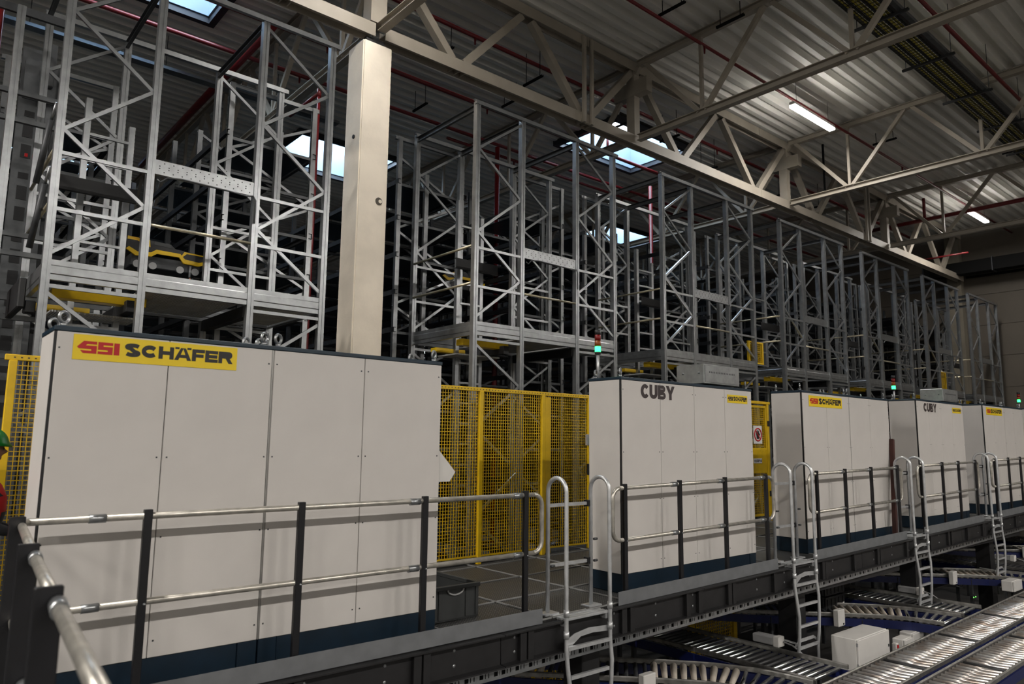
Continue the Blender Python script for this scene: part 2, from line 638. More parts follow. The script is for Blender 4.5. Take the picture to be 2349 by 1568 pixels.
tag(struct_box('floor', X0H, X1H, Y0H, Y1H, FLOOR_Z-.2, FLOOR_Z, 'floor_conc'), 'dark concrete floor under the conveyors')
tag(struct_box('wall_left', X0H-.3, X0H, Y0H, Y1H, FLOOR_Z-.2, 10.3, 'wall_light'), 'plain wall at the near end of the hall')
tag(struct_box('wall_front', X0H, X1H, Y0H-.3, Y0H, FLOOR_Z-.2, 10.3, 'wall_light'), 'plain wall behind the viewer')
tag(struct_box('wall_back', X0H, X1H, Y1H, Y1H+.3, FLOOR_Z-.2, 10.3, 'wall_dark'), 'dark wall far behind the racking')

wr = thing('wall_right', 'beige panelled end wall beyond the last rack tower', None, (X1H, 9, FLOOR_Z), kind='structure')
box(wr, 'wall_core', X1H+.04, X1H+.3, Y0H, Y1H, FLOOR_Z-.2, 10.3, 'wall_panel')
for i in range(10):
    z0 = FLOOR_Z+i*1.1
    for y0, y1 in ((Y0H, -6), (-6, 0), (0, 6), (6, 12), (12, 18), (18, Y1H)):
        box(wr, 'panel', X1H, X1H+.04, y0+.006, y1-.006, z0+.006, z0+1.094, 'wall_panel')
box(wr, 'pilaster', X1H-.3, X1H, 9.0, 9.45, FLOOR_Z, 9.1, 'pilaster')
box(wr, 'cable_duct', X1H-.06, X1H, 0, 8.9, 7.55, 7.63, 'duct_dark')

SKY = [(12.46, 15.25, 10.9, 12.8), (7.2, 10.0, 16.6, 18.9), (1.0, 3.78, 11.2, 13.1), (18.6, 21.4, 16.6, 18.9), (1.0, 3.8, 22.5, 24.5)]  # last two rooflights are added to bring light into the interior
SECX = [-6.8, -0.92, 4.97, 10.82, 16.72, 22.62]

# ---- corrugated roof deck, one sheet per bay
ce = thing('ceiling', 'pale corrugated metal roof deck with ribs running along the hall', None, (3.6, 9, ROOF_Z), kind='structure')
RP, RD = 0.28, 0.11
edges = [X0H]+[x for x in SECX]+[X1H]
for bi in range(len(edges)-1):
    xa, xb = edges[bi], edges[bi+1]
    v, f = [], []
    y = Y0H
    while y < Y1H:
        segs = [(xa, xb)]
        for sx0, sx1, sy0, sy1 in SKY:
            if y+RP > sy0 and y < sy1:
                ns = []
                for a, b in segs:
                    if sx1 <= a or sx0 >= b: ns.append((a, b)); continue
                    if a < sx0: ns.append((a, sx0))
                    if b > sx1: ns.append((sx1, b))
                segs = ns
        prof = [(0, RD), (.08, RD), (.125, 0), (.225, 0), (.28, RD)]
        for a, b in segs:
            n = len(v)
            for py, pz in prof: v += [(a, y+py, ROOF_Z+pz), (b, y+py, ROOF_Z+pz)]
            f += [(n+2*i, n+2*i+2, n+2*i+3, n+2*i+1) for i in range(4)]
        y += RP
    P(ce, 'roof_sheet', mk(None, v, f, 'roof_sheet'))
# roof slab above the sheets (insulation), cut round the rooflights
v, f = [], []
xs = sorted({X0H, X1H, *[s[0] for s in SKY], *[s[1] for s in SKY]})
ys = sorted({Y0H, Y1H, *[s[2] for s in SKY], *[s[3] for s in SKY]})
lst = []
for i in range(len(xs)-1):
    for j in range(len(ys)-1):
        cx, cy = (xs[i]+xs[i+1])/2, (ys[j]+ys[j+1])/2
        if any(s[0] < cx < s[1] and s[2] < cy < s[3] for s in SKY): continue
        lst.append((xs[i], xs[i+1], ys[j], ys[j+1], ROOF_Z+RD+.001, ROOF_Z+.5))
P(ce, 'roof_slab', boxes_me('slab', lst, 'wall_dark'))

skl = ['rooflight with dark frame seen behind the second roof truss bay', 'rooflight glowing white behind the concrete column', 'rooflight cut by the top edge above the nearest tower',
       'added rooflight far back over the middle of the racking, for interior light', 'added rooflight far back over the nearest tower aisle, for interior light']
for i, (x0, x1, y0, y1) in enumerate(SKY):
    w = thing('window_%d' % (i+1), skl[i], None, ((x0+x1)/2, (y0+y1)/2, ROOF_Z), kind='structure')
    zt = ROOF_Z+1.0
    t = .03
    for a in ((x0, x0+t, y0, y1), (x1-t, x1, y0, y1), (x0+t, x1-t, y0, y0+t), (x0+t, x1-t, y1-t, y1)):
        box(w, 'shaft', *a, ROOF_Z, zt, 'shaft_white')
    for a in ((x0-.12, x0, y0-.12, y1+.12), (x1, x1+.12, y0-.12, y1+.12), (x0, x1, y0-.12, y0), (x0, x1, y1, y1+.12)):
        box(w, 'frame', *a, ROOF_Z-.12, ROOF_Z+.02, 'frame_dark')
    xm, ym = (x0+x1)/2, (y0+y1)/2
    for a, b in ((x0+t, xm-.02), (xm+.02, x1-t)):
        for c, d in ((y0+t, ym-.02), (ym+.02, y1-t)):
            box(w, 'pane', a, b, c, d, zt-.02, zt, 'rooflight_glass')
    box(w, 'bar', xm-.02, xm+.02, y0+t, y1-t, zt-.04, zt, 'shaft_white')
    box(w, 'bar', x0+t, x1-t, ym-.02, ym+.02, zt-.04, zt, 'shaft_white')
    ld = bpy.data.lights.new('portal', 'AREA')
    ld.shape = 'RECTANGLE'
    ld.size, ld.size_y = x1-x0, y1-y0
    ld.cycles.is_portal = True
    lo = bpy.data.objects.new('daylight_portal', ld)
    link(lo, Matrix.Translation((xm, ym, zt+.02)), w)

# ---- concrete column
cl = thing('concrete_column', 'cream concrete column standing between the two nearest rack towers', 'column', (4.93, 9.1, FLOOR_Z))
me = boxes_me('colshaft', [(-.235, .235, -.235, .235, 0, 7.28-FLOOR_Z)], 'concrete')
bm = bmesh.new(); bm.from_mesh(me)
bmesh.ops.bevel(bm, geom=[e for e in bm.edges if abs(e.verts[0].co.z-e.verts[1].co.z) > 1], offset=.018, segments=2, affect='EDGES')
bm.to_mesh(me); bm.free()
P(cl, 'shaft', me, (4.93, 9.1, FLOOR_Z))
P(cl, 'anchor_hole', cyl_me(.03, .02, 'black_steel', 12), Matrix.Translation((4.70, 9.05, 5.85)) @ Matrix.Rotation(-PI/2, 4, 'Y'))
P(cl, 'patch', cyl_me(.055, .012, 'wall_panel', 14), Matrix.Translation((5.03, 8.87, 4.92)) @ ROT_FRONT)
P(cl, 'patch_plug', cyl_me(.028, .016, 'concrete', 12), Matrix.Translation((5.05, 8.87, 4.92)) @ ROT_FRONT)
box(cl, 'bearing_plate', 4.78, 5.08, 8.95, 9.25, 7.28, 7.40, 'beam_steel')

# ---- main roof truss along X
YT = 9.0
ZB, ZT = 7.51, 9.06
mt = thing('roof_truss', 'long beige main roof truss resting on the concrete column', 'truss', (4.93, YT, 7.4))
for a, b in ((-8, -0.9), (-0.9, 4.9), (5.06, 9.38), (9.38, 15.4), (15.4, 21.2), (21.2, X1H-.3)):
    bar(mt, 'bottom_chord', (a+.005, YT, ZB), (b-.005, YT, ZB), 'chord', 'truss_paint', (0, 1, 0))
    bar(mt, 'top_chord', (a+.005, YT, ZT), (b-.005, YT, ZT), 'chord', 'truss_paint', (0, 1, 0))
NT = [4.97+2.945*k for k in range(-4, 9)]
for k, x in enumerate(NT[:-1]):
    xm = x+1.4725
    if xm > 28.4: continue
    e = .12
    bar(mt, 'diagonal', (x+e, YT, ZT-.1), (xm-e, YT, ZB+.1), 'diag', 'truss_paint')
    if NT[k+1] < 29: bar(mt, 'diagonal', (xm+e, YT, ZB+.1), (NT[k+1]-e, YT, ZT-.1), 'diag', 'truss_paint')
    for s in (-.12, 0, .12):
        box(mt, 'stiffener', xm+s-.008, xm+s+.008, YT-.1, YT+.1, ZB-.087, ZB+.087, 'truss_paint')
for x in SECX[2:]:
    if abs(x-4.97) < .1:
        box(mt, 'support_post', 4.80, 5.06, YT-.12, YT+.12, 7.62, 9.0, 'truss_paint')
        continue
    box(mt, 'vertical', x-.08, x+.08, YT-.1, YT+.1, ZB+.1, ZT-.1, 'truss_paint')
    box(mt, 'bracket', x-.09, x+.09, YT-.42, YT+.42, ZT-.62, ZT-.32, 'truss_paint')
for x in (9.36, 21.15):
    for s in (-.1, .1): box(mt, 'hanger', x+s-.03, x+s+.03, YT-.17, YT-.11, ZB-.1, ZT+.05, 'truss_paint')
    box(mt, 'splice_plate', x-.16, x+.16, YT-.118, YT-.101, ZB-.09, ZB+.09, 'truss_paint')

# ---- secondary trusses along Y
secl = ['beige cross truss beyond the left edge over the walkway', 'beige cross truss passing over the nearest tower', 'beige cross truss landing on the concrete column',
        'beige cross truss crossing above the near ceiling lamp', 'beige cross truss behind the near ceiling lamp', 'beige cross truss below the far ceiling lamp']
for si, x in enumerate(SECX):
    if si == 0: continue
    t = thing('cross_truss', secl[si], 'truss', (x, 8.9, 7.4), 'cross trusses under the roof')
    zb, zt = 7.55, 9.10
    for y0, y1 in ((-9.0, -0.1), (0.1, 8.86), (9.14, 18.0), (18.0, 26.8)):
        bar(t, 'bottom_chord', (x, y0, zb), (x, y1, zb), 'chord2', 'truss_paint')
        bar(t, 'top_chord', (x, y0, zt), (x, y1, zt), 'chord2', 'truss_paint')
    nb = [7.37-2.75*k for k in range(-7, 7)]
    for y in nb:
        bar(t, 'diagonal', (x, y+.06, zb+.05), (x, y+1.30, zt-.05), 'diag2', 'truss_paint', (1, 0, 0))
        bar(t, 'diagonal', (x, y-.06, zb+.05), (x, y-1.30, zt-.05), 'diag2', 'truss_paint', (1, 0, 0))
        bar(t, 'vertical', (x, y, zb+.05), (x, y, zt-.05), 'vert2', 'truss_paint')

# ---- linear ceiling lamps
lampl = {(14.7, 7.2): 'bright linear ceiling lamp in the upper right', (25.0, 7.2): 'small far linear ceiling lamp near the end wall'}


def lamp(x, y, z=8.62, k=1.0):
    lab = lampl.get((x, y), 'linear ceiling lamp above and behind the viewer' if y < -5 else 'unseen lamp added left of the viewer to light the cabinet sides' if x < 0 else 'linear ceiling lamp above the nearest cabinets')
    t = thing('ceiling_lamp', lab, 'lamp', (x, y, z), 'linear ceiling lamps')
    box(t, 'housing', x-.9, x+.9, y-.062, y+.062, z, z+.07, 'lamp_body', .008)
    box(t, 'diffuser', x-.88, x+.88, y-.065, y+.065, z-.045, z-.001, 'lamp_glow')
    for s in (-.7, .7): tube(t, 'rod', (x+s, y, z+.07), (x+s, y, ROOF_Z+.02), .004, 'galv_dark', 6)
    ld = bpy.data.lights.new('lamp_light', 'AREA')
    ld.shape = 'RECTANGLE'
    ld.size, ld.size_y = 1.76, .12
    ld.energy = LAMP_W*k
    ld.color = LAMP_COL
    link(bpy.data.objects.new('lamp_light', ld), Matrix.Translation((x, y, z-.055)), t)


for x in (4.4, 14.7, 25.0): lamp(x, 7.2, k=.42 if x < 5 else .6)
for k, s in enumerate((3.2, 2.4, 1.3, 1.5, 2.3, 2.3, 1.8, 1.5, 1.4)): lamp(-12.0+5*k, -7.0, k=s)
for k in range(5): lamp(-8.0+8*k, -17.0)
for x, y in ((-4.9, 6.0), (-8.9, 6.0), (-14.9, 6.0)): lamp(x, y, k=2.6)  # unseen lamps added to brighten the left-facing cabinet sides

# ---- red sprinkler pipes
def pipe(label, pts, r=.04, heads=()):
    if len(pts) == 2:
        t = thing('sprinkler_pipe', label, 'pipe', pts[0], 'red sprinkler pipes')
        tube(t, 'pipe_run', pts[0], pts[1], r, 'pipe_red', 10)
    else:
        t = thing('sprinkler_pipe', label, 'pipe', pts[0], 'red sprinkler pipes')
        for a, b in zip(pts[:-1], pts[1:]): tube(t, 'pipe_run', a, b, r, 'pipe_red', 10)
        for p in pts[1:-1]: tube(t, 'elbow', (p[0], p[1], p[2]-.06), (p[0], p[1], p[2]+.06), r*1.35, 'pipe_red', 10)
    (ax, ay, az), (bx, by, bz) = pts[0], pts[1]
    for h in heads:
        x, y = ax+(bx-ax)*h, ay+(by-ay)*h
        tube(t, 'sprinkler_head', (x, y, az-.16), (x, y, az-.03), .016, 'pipe_red', 8, .024)
    return t


pipe('red pipe running above the near ceiling lamp', [(2, 7.35, 8.9), (29, 7.35, 8.9)], .03, (.33, .5, .66))
pipe('red pipe crossing behind the main truss just past the column', [(-4, 12.0, 8.88), (28, 12.0, 8.88)], .045, (.3, .42, .55))
pipe('red pipe high behind the main truss', [(-4, 9.95, 8.9), (28, 9.95, 8.9)], .04, (.36, .45, .6, .7))
pipe('red pipe low behind the column among the racks', [(-4, 13.2, 8.75), (28, 13.2, 8.75)], .04, (.3, .5))
pipe('red pipe beside the cable tray', [(4, 3.98, 8.6), (29, 3.98, 8.6)], .035)
pipe('thick red pipe descending diagonally above the nearest tower', [(4.4, 11.6, 8.6), (4.4, 20.2, 8.6)], .075)
pipe('red pipe crossing the rooflight behind the trusses', [(9.5, 13.6, 8.7), (20, 13.6, 8.7)], .035, (.2, .6))
pipe('red riser pipe standing behind the nearest tower', [(4.5, 9.85, FLOOR_Z), (4.5, 9.85, 6.75), (4.5, 10.9, 6.75)], .026)
pipe('red riser pipe at the left edge of the picture', [(0.50, 9.3, FLOOR_Z), (0.50, 9.3, 8.0)], .045)
pipe('red cross pipe under the roof beside the far lamp', [(23.6, 4, 8.42), (23.6, 9.8, 8.42)], .06)
pipe('red drop pipe joining the far cross pipe', [(23.6, 8.2, 8.46), (23.6, 8.2, 9.1)], .045)
pipe('red cross pipe nearest the end wall', [(26.6, 8.0, 7.9), (26.6, 9.8, 7.9)], .03)
pipe('red riser pipe inside the second tower row', [(9.1, 11.2, FLOOR_Z), (9.1, 11.2, 7.6)], .05)
pipe('red riser pipe behind the third tower', [(14.6, 11.6, FLOOR_Z), (14.6, 11.6, 8.2)], .05)
pipe('red bent pipe in front of the middle rooflight', [(13.4, 12.0, 8.88), (13.4, 12.0, 9.55), (13.9, 12.0, 9.55)], .035)

# ---- dark duct in front of the end wall
t = thing('air_duct', 'black duct running across under the roof near the end wall', 'duct', (28.4, 6, 7.55))
for i in range(5): box(t, 'duct_section', 28.2, 28.6, -1+i*2.2, -1+i*2.2+2.17, 7.55, 7.98, 'duct_dark', .01)
for i in range(6): box(t, 'flange', 28.17, 28.63, -1.03+i*2.2, -1.0+i*2.2, 7.52, 8.01, 'frame_dark')

# ---- cable tray
t = thing('cable_tray', 'wire basket cable tray carrying yellow cables under the roof', 'cable tray', (13, 4.45, 8.3))
xa, xb = 5.0, 24.0
lst = []
for i in range(7): lst.append((xa, xb, 4.21+i*.08-.004, 4.21+i*.08+.004, 8.30, 8.308))
for i in range(int((xb-xa)/.1)): lst.append((xa+i*.1, xa+i*.1+.008, 4.2, 4.7, 8.292, 8.30))
P(t, 'wire_bottom', boxes_me('traywire', lst, 'black_steel'), kind='stuff')
for y in (4.2, 4.69): box(t, 'side_rail', xa, xb, y, y+.012, 8.30, 8.38, 'galv_dark')
mat('cable_yellow', (0.32, 0.27, 0.03), 0.6)
for i in range(8): tube(t, 'cable', (xa, 4.245+i*.056, 8.33), (xb, 4.245+i*.056, 8.33), .022, 'cable_yellow' if i % 3 else 'crate_black', 6)
box(t, 'side_channel', xa, xb, 4.09, 4.16, 8.30, 8.36, 'galv_dull')
for i in range(10):
    x = 5.6+i*1.95
    bar(t, 'support_strut', (x, 4.0, 8.26), (x, 4.86, 8.26), 'strut', 'galv_dark', (0, 0, 1))
    for y in (4.06, 4.8): tube(t, 'rod', (x, y, 8.26), (x, y, ROOF_Z+.02), .006, 'galv_dark', 6)

# ---- small strut hangers under the roof
hl = [(7.3, 10.6, 8.75), (9.0, 10.0, 8.55), (9.6, 11.4, 8.8), (11.9, 10.2, 8.6), (13.2, 9.9, 8.55), (15.3, 10.3, 8.45), (8.2, 12.8, 8.75), (18.4, 10.3, 8.45), (20.3, 10.1, 8.5), (9.6, 7.1, 8.95), (10.6, 6.6, 8.9), (17.9, 7.0, 8.9), (20.6, 5.0, 8.8)]
HL = ['dark strut on rods left of the second truss bay, just right of the column', 'dark strut on rods under the first truss bay', 'dark strut on rods behind the first truss bay', 'dark strut on rods left of the middle rooflight',
      'dark strut on rods in front of the middle rooflight', 'dark strut on rods right of the middle rooflight', 'dark strut on rods low behind the first truss bay', 'dark strut on rods behind the fifth truss diagonal',
      'dark strut on rods above the fifth tower', 'dark strut under the roof at the top edge, nearer one', 'dark strut under the roof at the top edge, farther one', 'dark strut under the roof right of the near ceiling lamp', 'dark strut under the roof beside the cable tray']
for i, (x, y, z) in enumerate(hl):
    t = thing('strut_hanger', HL[i], 'hanger', (x, y, z), 'strut hangers under the roof')
    bar(t, 'strut', (x, y-.28, z), (x, y+.28, z), 'strut', 'duct_dark')
    for s in (-.2, .2): tube(t, 'rod', (x, y+s, z), (x, y+s, ROOF_Z+.02), .007, 'duct_dark', 6)
t = thing('pipe_hanger', 'black bent support rod hanging beside the main truss', 'hanger', (17.6, 8.4, 7.8))
P(t, 'bent_rod', path_me([(17.6, 8.4, 9.2), (17.6, 8.4, 7.9), (17.2, 9.2, 7.75)], .03, 'duct_dark', 8))
# perforated tray behind the nearest tower
t = thing('perforated_tray', 'bluish perforated cable tray crossing behind the nearest tower', 'cable tray', (3, 14.3, 8.5))
PROF['ptray'] = chan(.2, .06, .005)
bar(t, 'tray_channel', (-3, 14.3, 8.5), (7.0, 14.3, 8.5), 'ptray', 'galvanised')
for x in (-1, 1.2, 3.4, 5.6): tube(t, 'rod', (x, 14.3, 8.5), (x, 14.3, ROOF_Z+.02), .006, 'galv_dark', 6)

# ================================================================== rack towers (lift fronts) and storage rows behind them
ZTOP = 6.36
YB = 9.35
TOW = [(0.98, 2.75), (5.99, 2.88), (10.18, 2.91), (14.24, 2.83), (18.20, 2.72), (22.06, 2.64), (25.70, 2.66)]
ORD = ['nearest', 'second', 'third', 'fourth', 'fifth', 'sixth', 'seventh']
G = 'galvanised'
NODES = [6.25, 5.68, 5.08, 4.46, 3.85, 3.25]
LOW = [2.86, 2.32, 1.72, 1.12, .52, -.08, -.68, -1.28]
LEV = [3.82+.587*k for k in range(-8, 4)]


def tower(i):
    X, w = TOW[i]
    xs = [X, X+w*.297, X+w*.695, X+w]
    t = thing('rack_tower', 'galvanised rack tower, %s from the viewer%s' % (ORD[i], ', left of the concrete column' if i == 0 else ', right of the concrete column' if i == 1 else ', last before the end wall' if i == 6 else ''), 'rack', (X+w/2, YF+.8, FLOOR_Z), 'rack towers along the walkway')
    for y, fc in ((YF, -1), (YB, -1)):
        for k, x in enumerate(xs):
            post(t, 'post', x, y, FLOOR_Z, ZTOP, 'post', G)
        bar(t, 'top_rail', (X-.05, y-.012, ZTOP-.02), (X+w+.09, y-.012, ZTOP-.02), 'toprail', G, (0, 1, 0))
        bar(t, 'top_rail', (X-.05, y+.045, ZTOP+.035), (X+w+.09, y+.045, ZTOP+.035), 'toprail2', G, (0, 0, -1))
        yb = y+.02
        for (xo, xi) in ((xs[0], xs[1]), (xs[3], xs[2])):      # outer, inner post of each frame
            s = .03 if xi > xo else -.03
            pair = [xi-s, xo+s]
            for j in range(5):
                a, b = pair[j % 2], pair[(j+1) % 2]
                bar(t, 'brace', (a, yb, NODES[j]), (b, yb, NODES[j+1]), 'brace', G, (0, 1, 0))
            for j in range(len(LOW)-1):
                a, b = pair[(j+1) % 2], pair[j % 2]
                if LOW[j+1] < .5 and y > 8: continue
                bar(t, 'brace', (a, yb, LOW[j]), (b, yb, LOW[j+1]), 'brace', G, (0, 1, 0))
            for z in (4.22, 3.67, 2.93):
                bar(t, 'crossbar', (min(xo, xi)+.03, yb-.012, z), (max(xo, xi)-.03, yb-.012, z), 'brace', G, (0, 1, 0))
    # platform
    for a, b in ((0, 1), (1, 2), (2, 3)):
        bar(t, 'platform_beam', (xs[a]+.036, YF+.015, 3.085), (xs[b]-.036, YF+.015, 3.085), 'pbeam', G, (0, 0, 1))
    bar(t, 'platform_beam', (xs[0]+.036, YB-.02, 3.085), (xs[3]-.036, YB-.02, 3.085), 'pbeam', 'galv_dull', (0, 0, 1))
    for x, s in ((X-.01, 1), (X+w+.01, -1)):
        if s > 0: bar(t, 'side_beam', (x, YB, 3.085), (x, YF+.085, 3.085), 'pbeam', G)
        else: bar(t, 'side_beam', (x, YF+.085, 3.085), (x, YB, 3.085), 'pbeam', G)
    for a, b in ((xs[1]+.04, xs[2]-.05), (xs[2]+.05, xs[3]-.04)):
        box(t, 'deck_sheet', a, b, YF+.1, YB-.06, 3.02, 3.035, 'ribbed_sheet')
    box(t, 'under_beam', xs[2]-.045, xs[2]+.045, YF+.09, YB-.05, 2.86, 2.99, 'black_steel', .004)
    box(t, 'lift_beam', xs[1]-.05, xs[1]+.05, YF+.35, YB-.1, 2.82, 2.94, 'black_steel', .004)
    # bridge beam with rows of punched holes, tube rail below it
    bar(t, 'bridge_beam', (xs[1]+.036, YF+.012, 4.295), (xs[2]-.036, YF+.012, 4.295), 'bridge', G, (0, 1, 0))
    box(t, 'bridge_flange', xs[1]+.04, xs[2]-.04, YF+.012, YF+.13, 4.368, 4.373, G)
    if i < 3:
        h = []
        n = 22
        for q in range(n):
            x = xs[1]+.08+(xs[2]-xs[1]-.16)*q/(n-1)
            for zz in ((4.345, 4.25) if q % 2 else (4.31, 4.285)):
                h.append((x-.005, x+.005, YF+.009, YF+.0125, zz-.005, zz+.005))
        P(t, 'punched_holes', boxes_me(('holes', i), h, 'black_steel'), kind='stuff')
    pts = [(xs[2]-.02, YF-.02, 3.9), (xs[2]-.02, YF-.02, 4.16), (xs[2]-.05, YF-.02, 4.21), (xs[2]-.12, YF-.02, 4.19), (xs[2]-.3, YF-.01, 4.205), (xs[1]+.3, YF-.01, 4.215), (xs[1]+.15, YF-.02, 4.19), (xs[1]+.09, YF-.02, 4.13), (xs[1]+.06, YF-.01, 4.16)]
    P(t, 'cable', path_me(pts, .009, 'galv_dull', 6))
    tube(t, 'tube_rail', (xs[1]+.03, YF+.02, 3.68), (xs[2]-.03, YF+.02, 3.68), .017, 'brass_tube', 10)
    # ties along Y at the top
    for k, x in enumerate(xs):
        if k in (0, 1, 2): bar(t, 'top_tie', (x, YF+.08, ZTOP-.09), (x, YB, ZTOP-.09), 'tie', 'galv_dark' if k else 'galv_dull', (-1, 0, 0))
    # left-hand guard tubes
    for z in (3.72, 4.25):
        tube(t, 'guard_tube', (X-.02, YF+.08, z), (X-.02, YB, z), .018, 'brass_tube', 8)
    # inner stair ladder between the two frames
    xl = X+.36
    post(t, 'ladder_stile', xl, YF+.9, FLOOR_Z, 5.2, 'postb', G)
    post(t, 'ladder_stile', X+.80, YF+.9, FLOOR_Z, 5.0, 'postb', G)
    for q in range(20):
        z = -.9+q*.3
        bar(t, 'ladder_rung', (xl+.03, YF+.91, z), (X+.77, YF+.91, z), 'sq30', G)
    bar(t, 'black_cross_beam', (X+.09, YF+.6, 4.12), (xs[1]+.02, YF+.6, 4.12), 'bridge', 'black_steel', (0, 1, 0))
    # yellow guide under the platform
    box(t, 'yellow_guide', X+.12, X+.98, YF+.45, YF+.60, 2.90, 2.99, 'fence_yellow', .004)
    box(t, 'yellow_guide', X+.02, X+.55, YF+.95, YF+1.1, 2.84, 2.90, 'fence_yellow', .004)
    box(t, 'grate_step', X+.15, X+.95, YF+.62, YF+1.1, 2.78, 2.80, 'ribbed_sheet')
    return xs


for i in range(7): tower(i)


def storage(i, side, nf):
    X, w = TOW[i]
    xi, xo = (X+.93, X-.29) if side < 0 else (X+2.16, X+3.34)
    if i == 6 and side < 0: xo = X-.12
    s = 1 if xo > xi else -1
    y0 = 9.5 if not (i == 0 and side < 0) else 10.7
    t = thing('storage_rack', 'dark storage rack row behind the %s tower, %s of its aisle' % (ORD[i], 'left' if side < 0 else 'right'), 'rack', ((xi+xo)/2, y0, FLOOR_Z), 'storage rack rows')
    step = 1.3
    rnd = random.Random(31*i+side)
    yend = y0+step*(nf-1)
    for k in range(nf):
        y = y0+step*k
        top = ZTOP-.06 if k == 0 else rnd.choice([6.3, 6.05, 5.75, 6.3])
        for x in (xi, xo, (xi+xo)/2+.1*s):
            if x not in (xi, xo) and k % 2: continue
            post(t, 'post', x, y, FLOOR_Z, top-(0 if x in (xi, xo) else .5), 'postb', G if k < 1 else 'galv_dull' if k < 3 else 'galv_dark', rot=PI/2*s)  # posts go darker with depth, interior shade put into the steel colour
        if k == 0:
            bar(t, 'top_rail', (min(xi, xo)-.04, y, ZTOP-.08), (max(xi, xo)+.04, y, ZTOP-.08), 'toprail', G, (0, 1, 0))
        for z in LEV:
            if z > top-.1 or (z < .6 and k > 1): continue
            bar(t, 'arm', (xi, y-.02, z-.06), (xo, y-.02, z-.06), 'arm', 'galv_dull' if k < 2 else 'galv_dark', (0, 1, 0))  # deeper arms take darker steel to hold the interior shade
        if k < 2:
            zz = [6.0, 5.4, 4.8, 4.2, 3.6, 3.0, 2.4]
            for j in range(6):
                if zz[j] > top: continue
                a, b = (xi, xo) if (j+k) % 2 else (xo, xi)
                bar(t, 'brace', (a, y+.01, zz[j]), (b, y+.01, zz[j+1]), 'brace', G if k < 1 else 'galv_dull', (0, 1, 0))  # second-frame braces painted dimmer for the shade inside
    for z in LEV:
        bar(t, 'shuttle_rail', (xi-.1*s, y0-.06, z), (xi-.1*s, yend, z), 'blackrail', 'black_steel', (s, 0, 0))
        if z > 1:
            bar(t, 'back_rail', (xo, y0-.05, z-.02), (xo, yend, z-.02), 'blackrail', 'galv_dark', (-s, 0, 0))
            for k in range(nf-1):
                if rnd.random() < .7:
                    xa, xb = min(xi, xo)+.05, max(xi, xo)-.05
                    box(t, 'shelf_sheet', xa, xb, y0+step*k+.1, y0+step*(k+1)-.1, z-.035, z-.025, 'shelf_sky_tint')


for i in range(7):
    for sd in (-1, 1): storage(i, sd, 8 if i < 2 else 6 if i < 4 else 4)

# ---- perforated lift mast at the far left
PROF['mast'] = chan(.26, .12, .008, .03)
t = thing('lift_mast', 'dark perforated lift mast left of the nearest tower', 'lift mast', (.93, 9.900, FLOOR_Z))
post(t, 'mast_channel', .93, 9.850, FLOOR_Z, 6.1, 'mast', 'galv_dull')
h = []
for q in range(30):
    z = -1.5+q*.25
    h.append((.87, .97, 9.844, 9.851, z, z+(.16 if q % 3 else .07)))
P(t, 'slots', boxes_me('mastslots', h, 'black_steel'), kind='stuff')
post(t, 'guide_rail', 1.10, 9.800, FLOOR_Z, 6.2, 'postb', 'galv_dull')
post(t, 'guide_rail', 1.18, 9.920, FLOOR_Z, 6.0, 'postb', 'galv_dark')
post(t, 'guide_rail', .74, 9.900, FLOOR_Z, 5.9, 'postb', 'galv_dark')
pts = [(-.16, 0), (.16, 0), (.16, .45), (.10, .58), (-.10, .58), (-.16, .45)]
P(t, 'mast_head', plate_me('masthead', pts, .03, 'galv_dull'), (.98, 9.720, 5.42))
box(t, 'pulley_housing', 1.02, 1.10, 9.640, 9.720, 5.6, 5.85, 'galv_dull', .01)
box(t, 'indicator', .90, .93, 9.700, 9.720, 4.72, 4.76, 'glass_red')
t = thing('guide_frame', 'slim galvanised guide frame at the left edge of the racking', 'rack', (.6, 8.5, FLOOR_Z))
post(t, 'post', .64, 8.5, FLOOR_Z, 5.9, 'post', G)
post(t, 'post', .42, 9.0, FLOOR_Z, 5.9, 'post', 'galv_dull')
for z in (5.15, 4.85, 3.62, 3.42, 2.95, 2.75, 2.35, 1.6):
    bar(t, 'crossbar', (.46, 8.95, z), (1.12, 8.95, z), 'sq50', 'galv_dull')
bar(t, 'head_rail', (.3, 8.7, 5.95), (1.1, 8.7, 5.95), 'tie', 'galv_dark', (0, 1, 0))
t = thing('lift_carriage', 'black lift carriage bracket beside the nearest tower platform', 'carriage', (.83, 8.3, 2.5))
box(t, 'plate', .80, .86, 7.95, 8.85, 2.72, 3.0, 'black_steel', .01)
box(t, 'arm', .86, .95, 7.98, 8.1, 2.68, 2.80, 'black_steel', .01)
for z in (3.35, 4.0):
    tube(t, 'damper', (.88, 8.25, z), (.93, 8.05, z+.6), .03, 'galv_dark', 8)
    tube(t, 'damper_rod', (.93, 8.05, z+.6), (.95, 7.95, z+.75), .014, 'galvanised', 8)


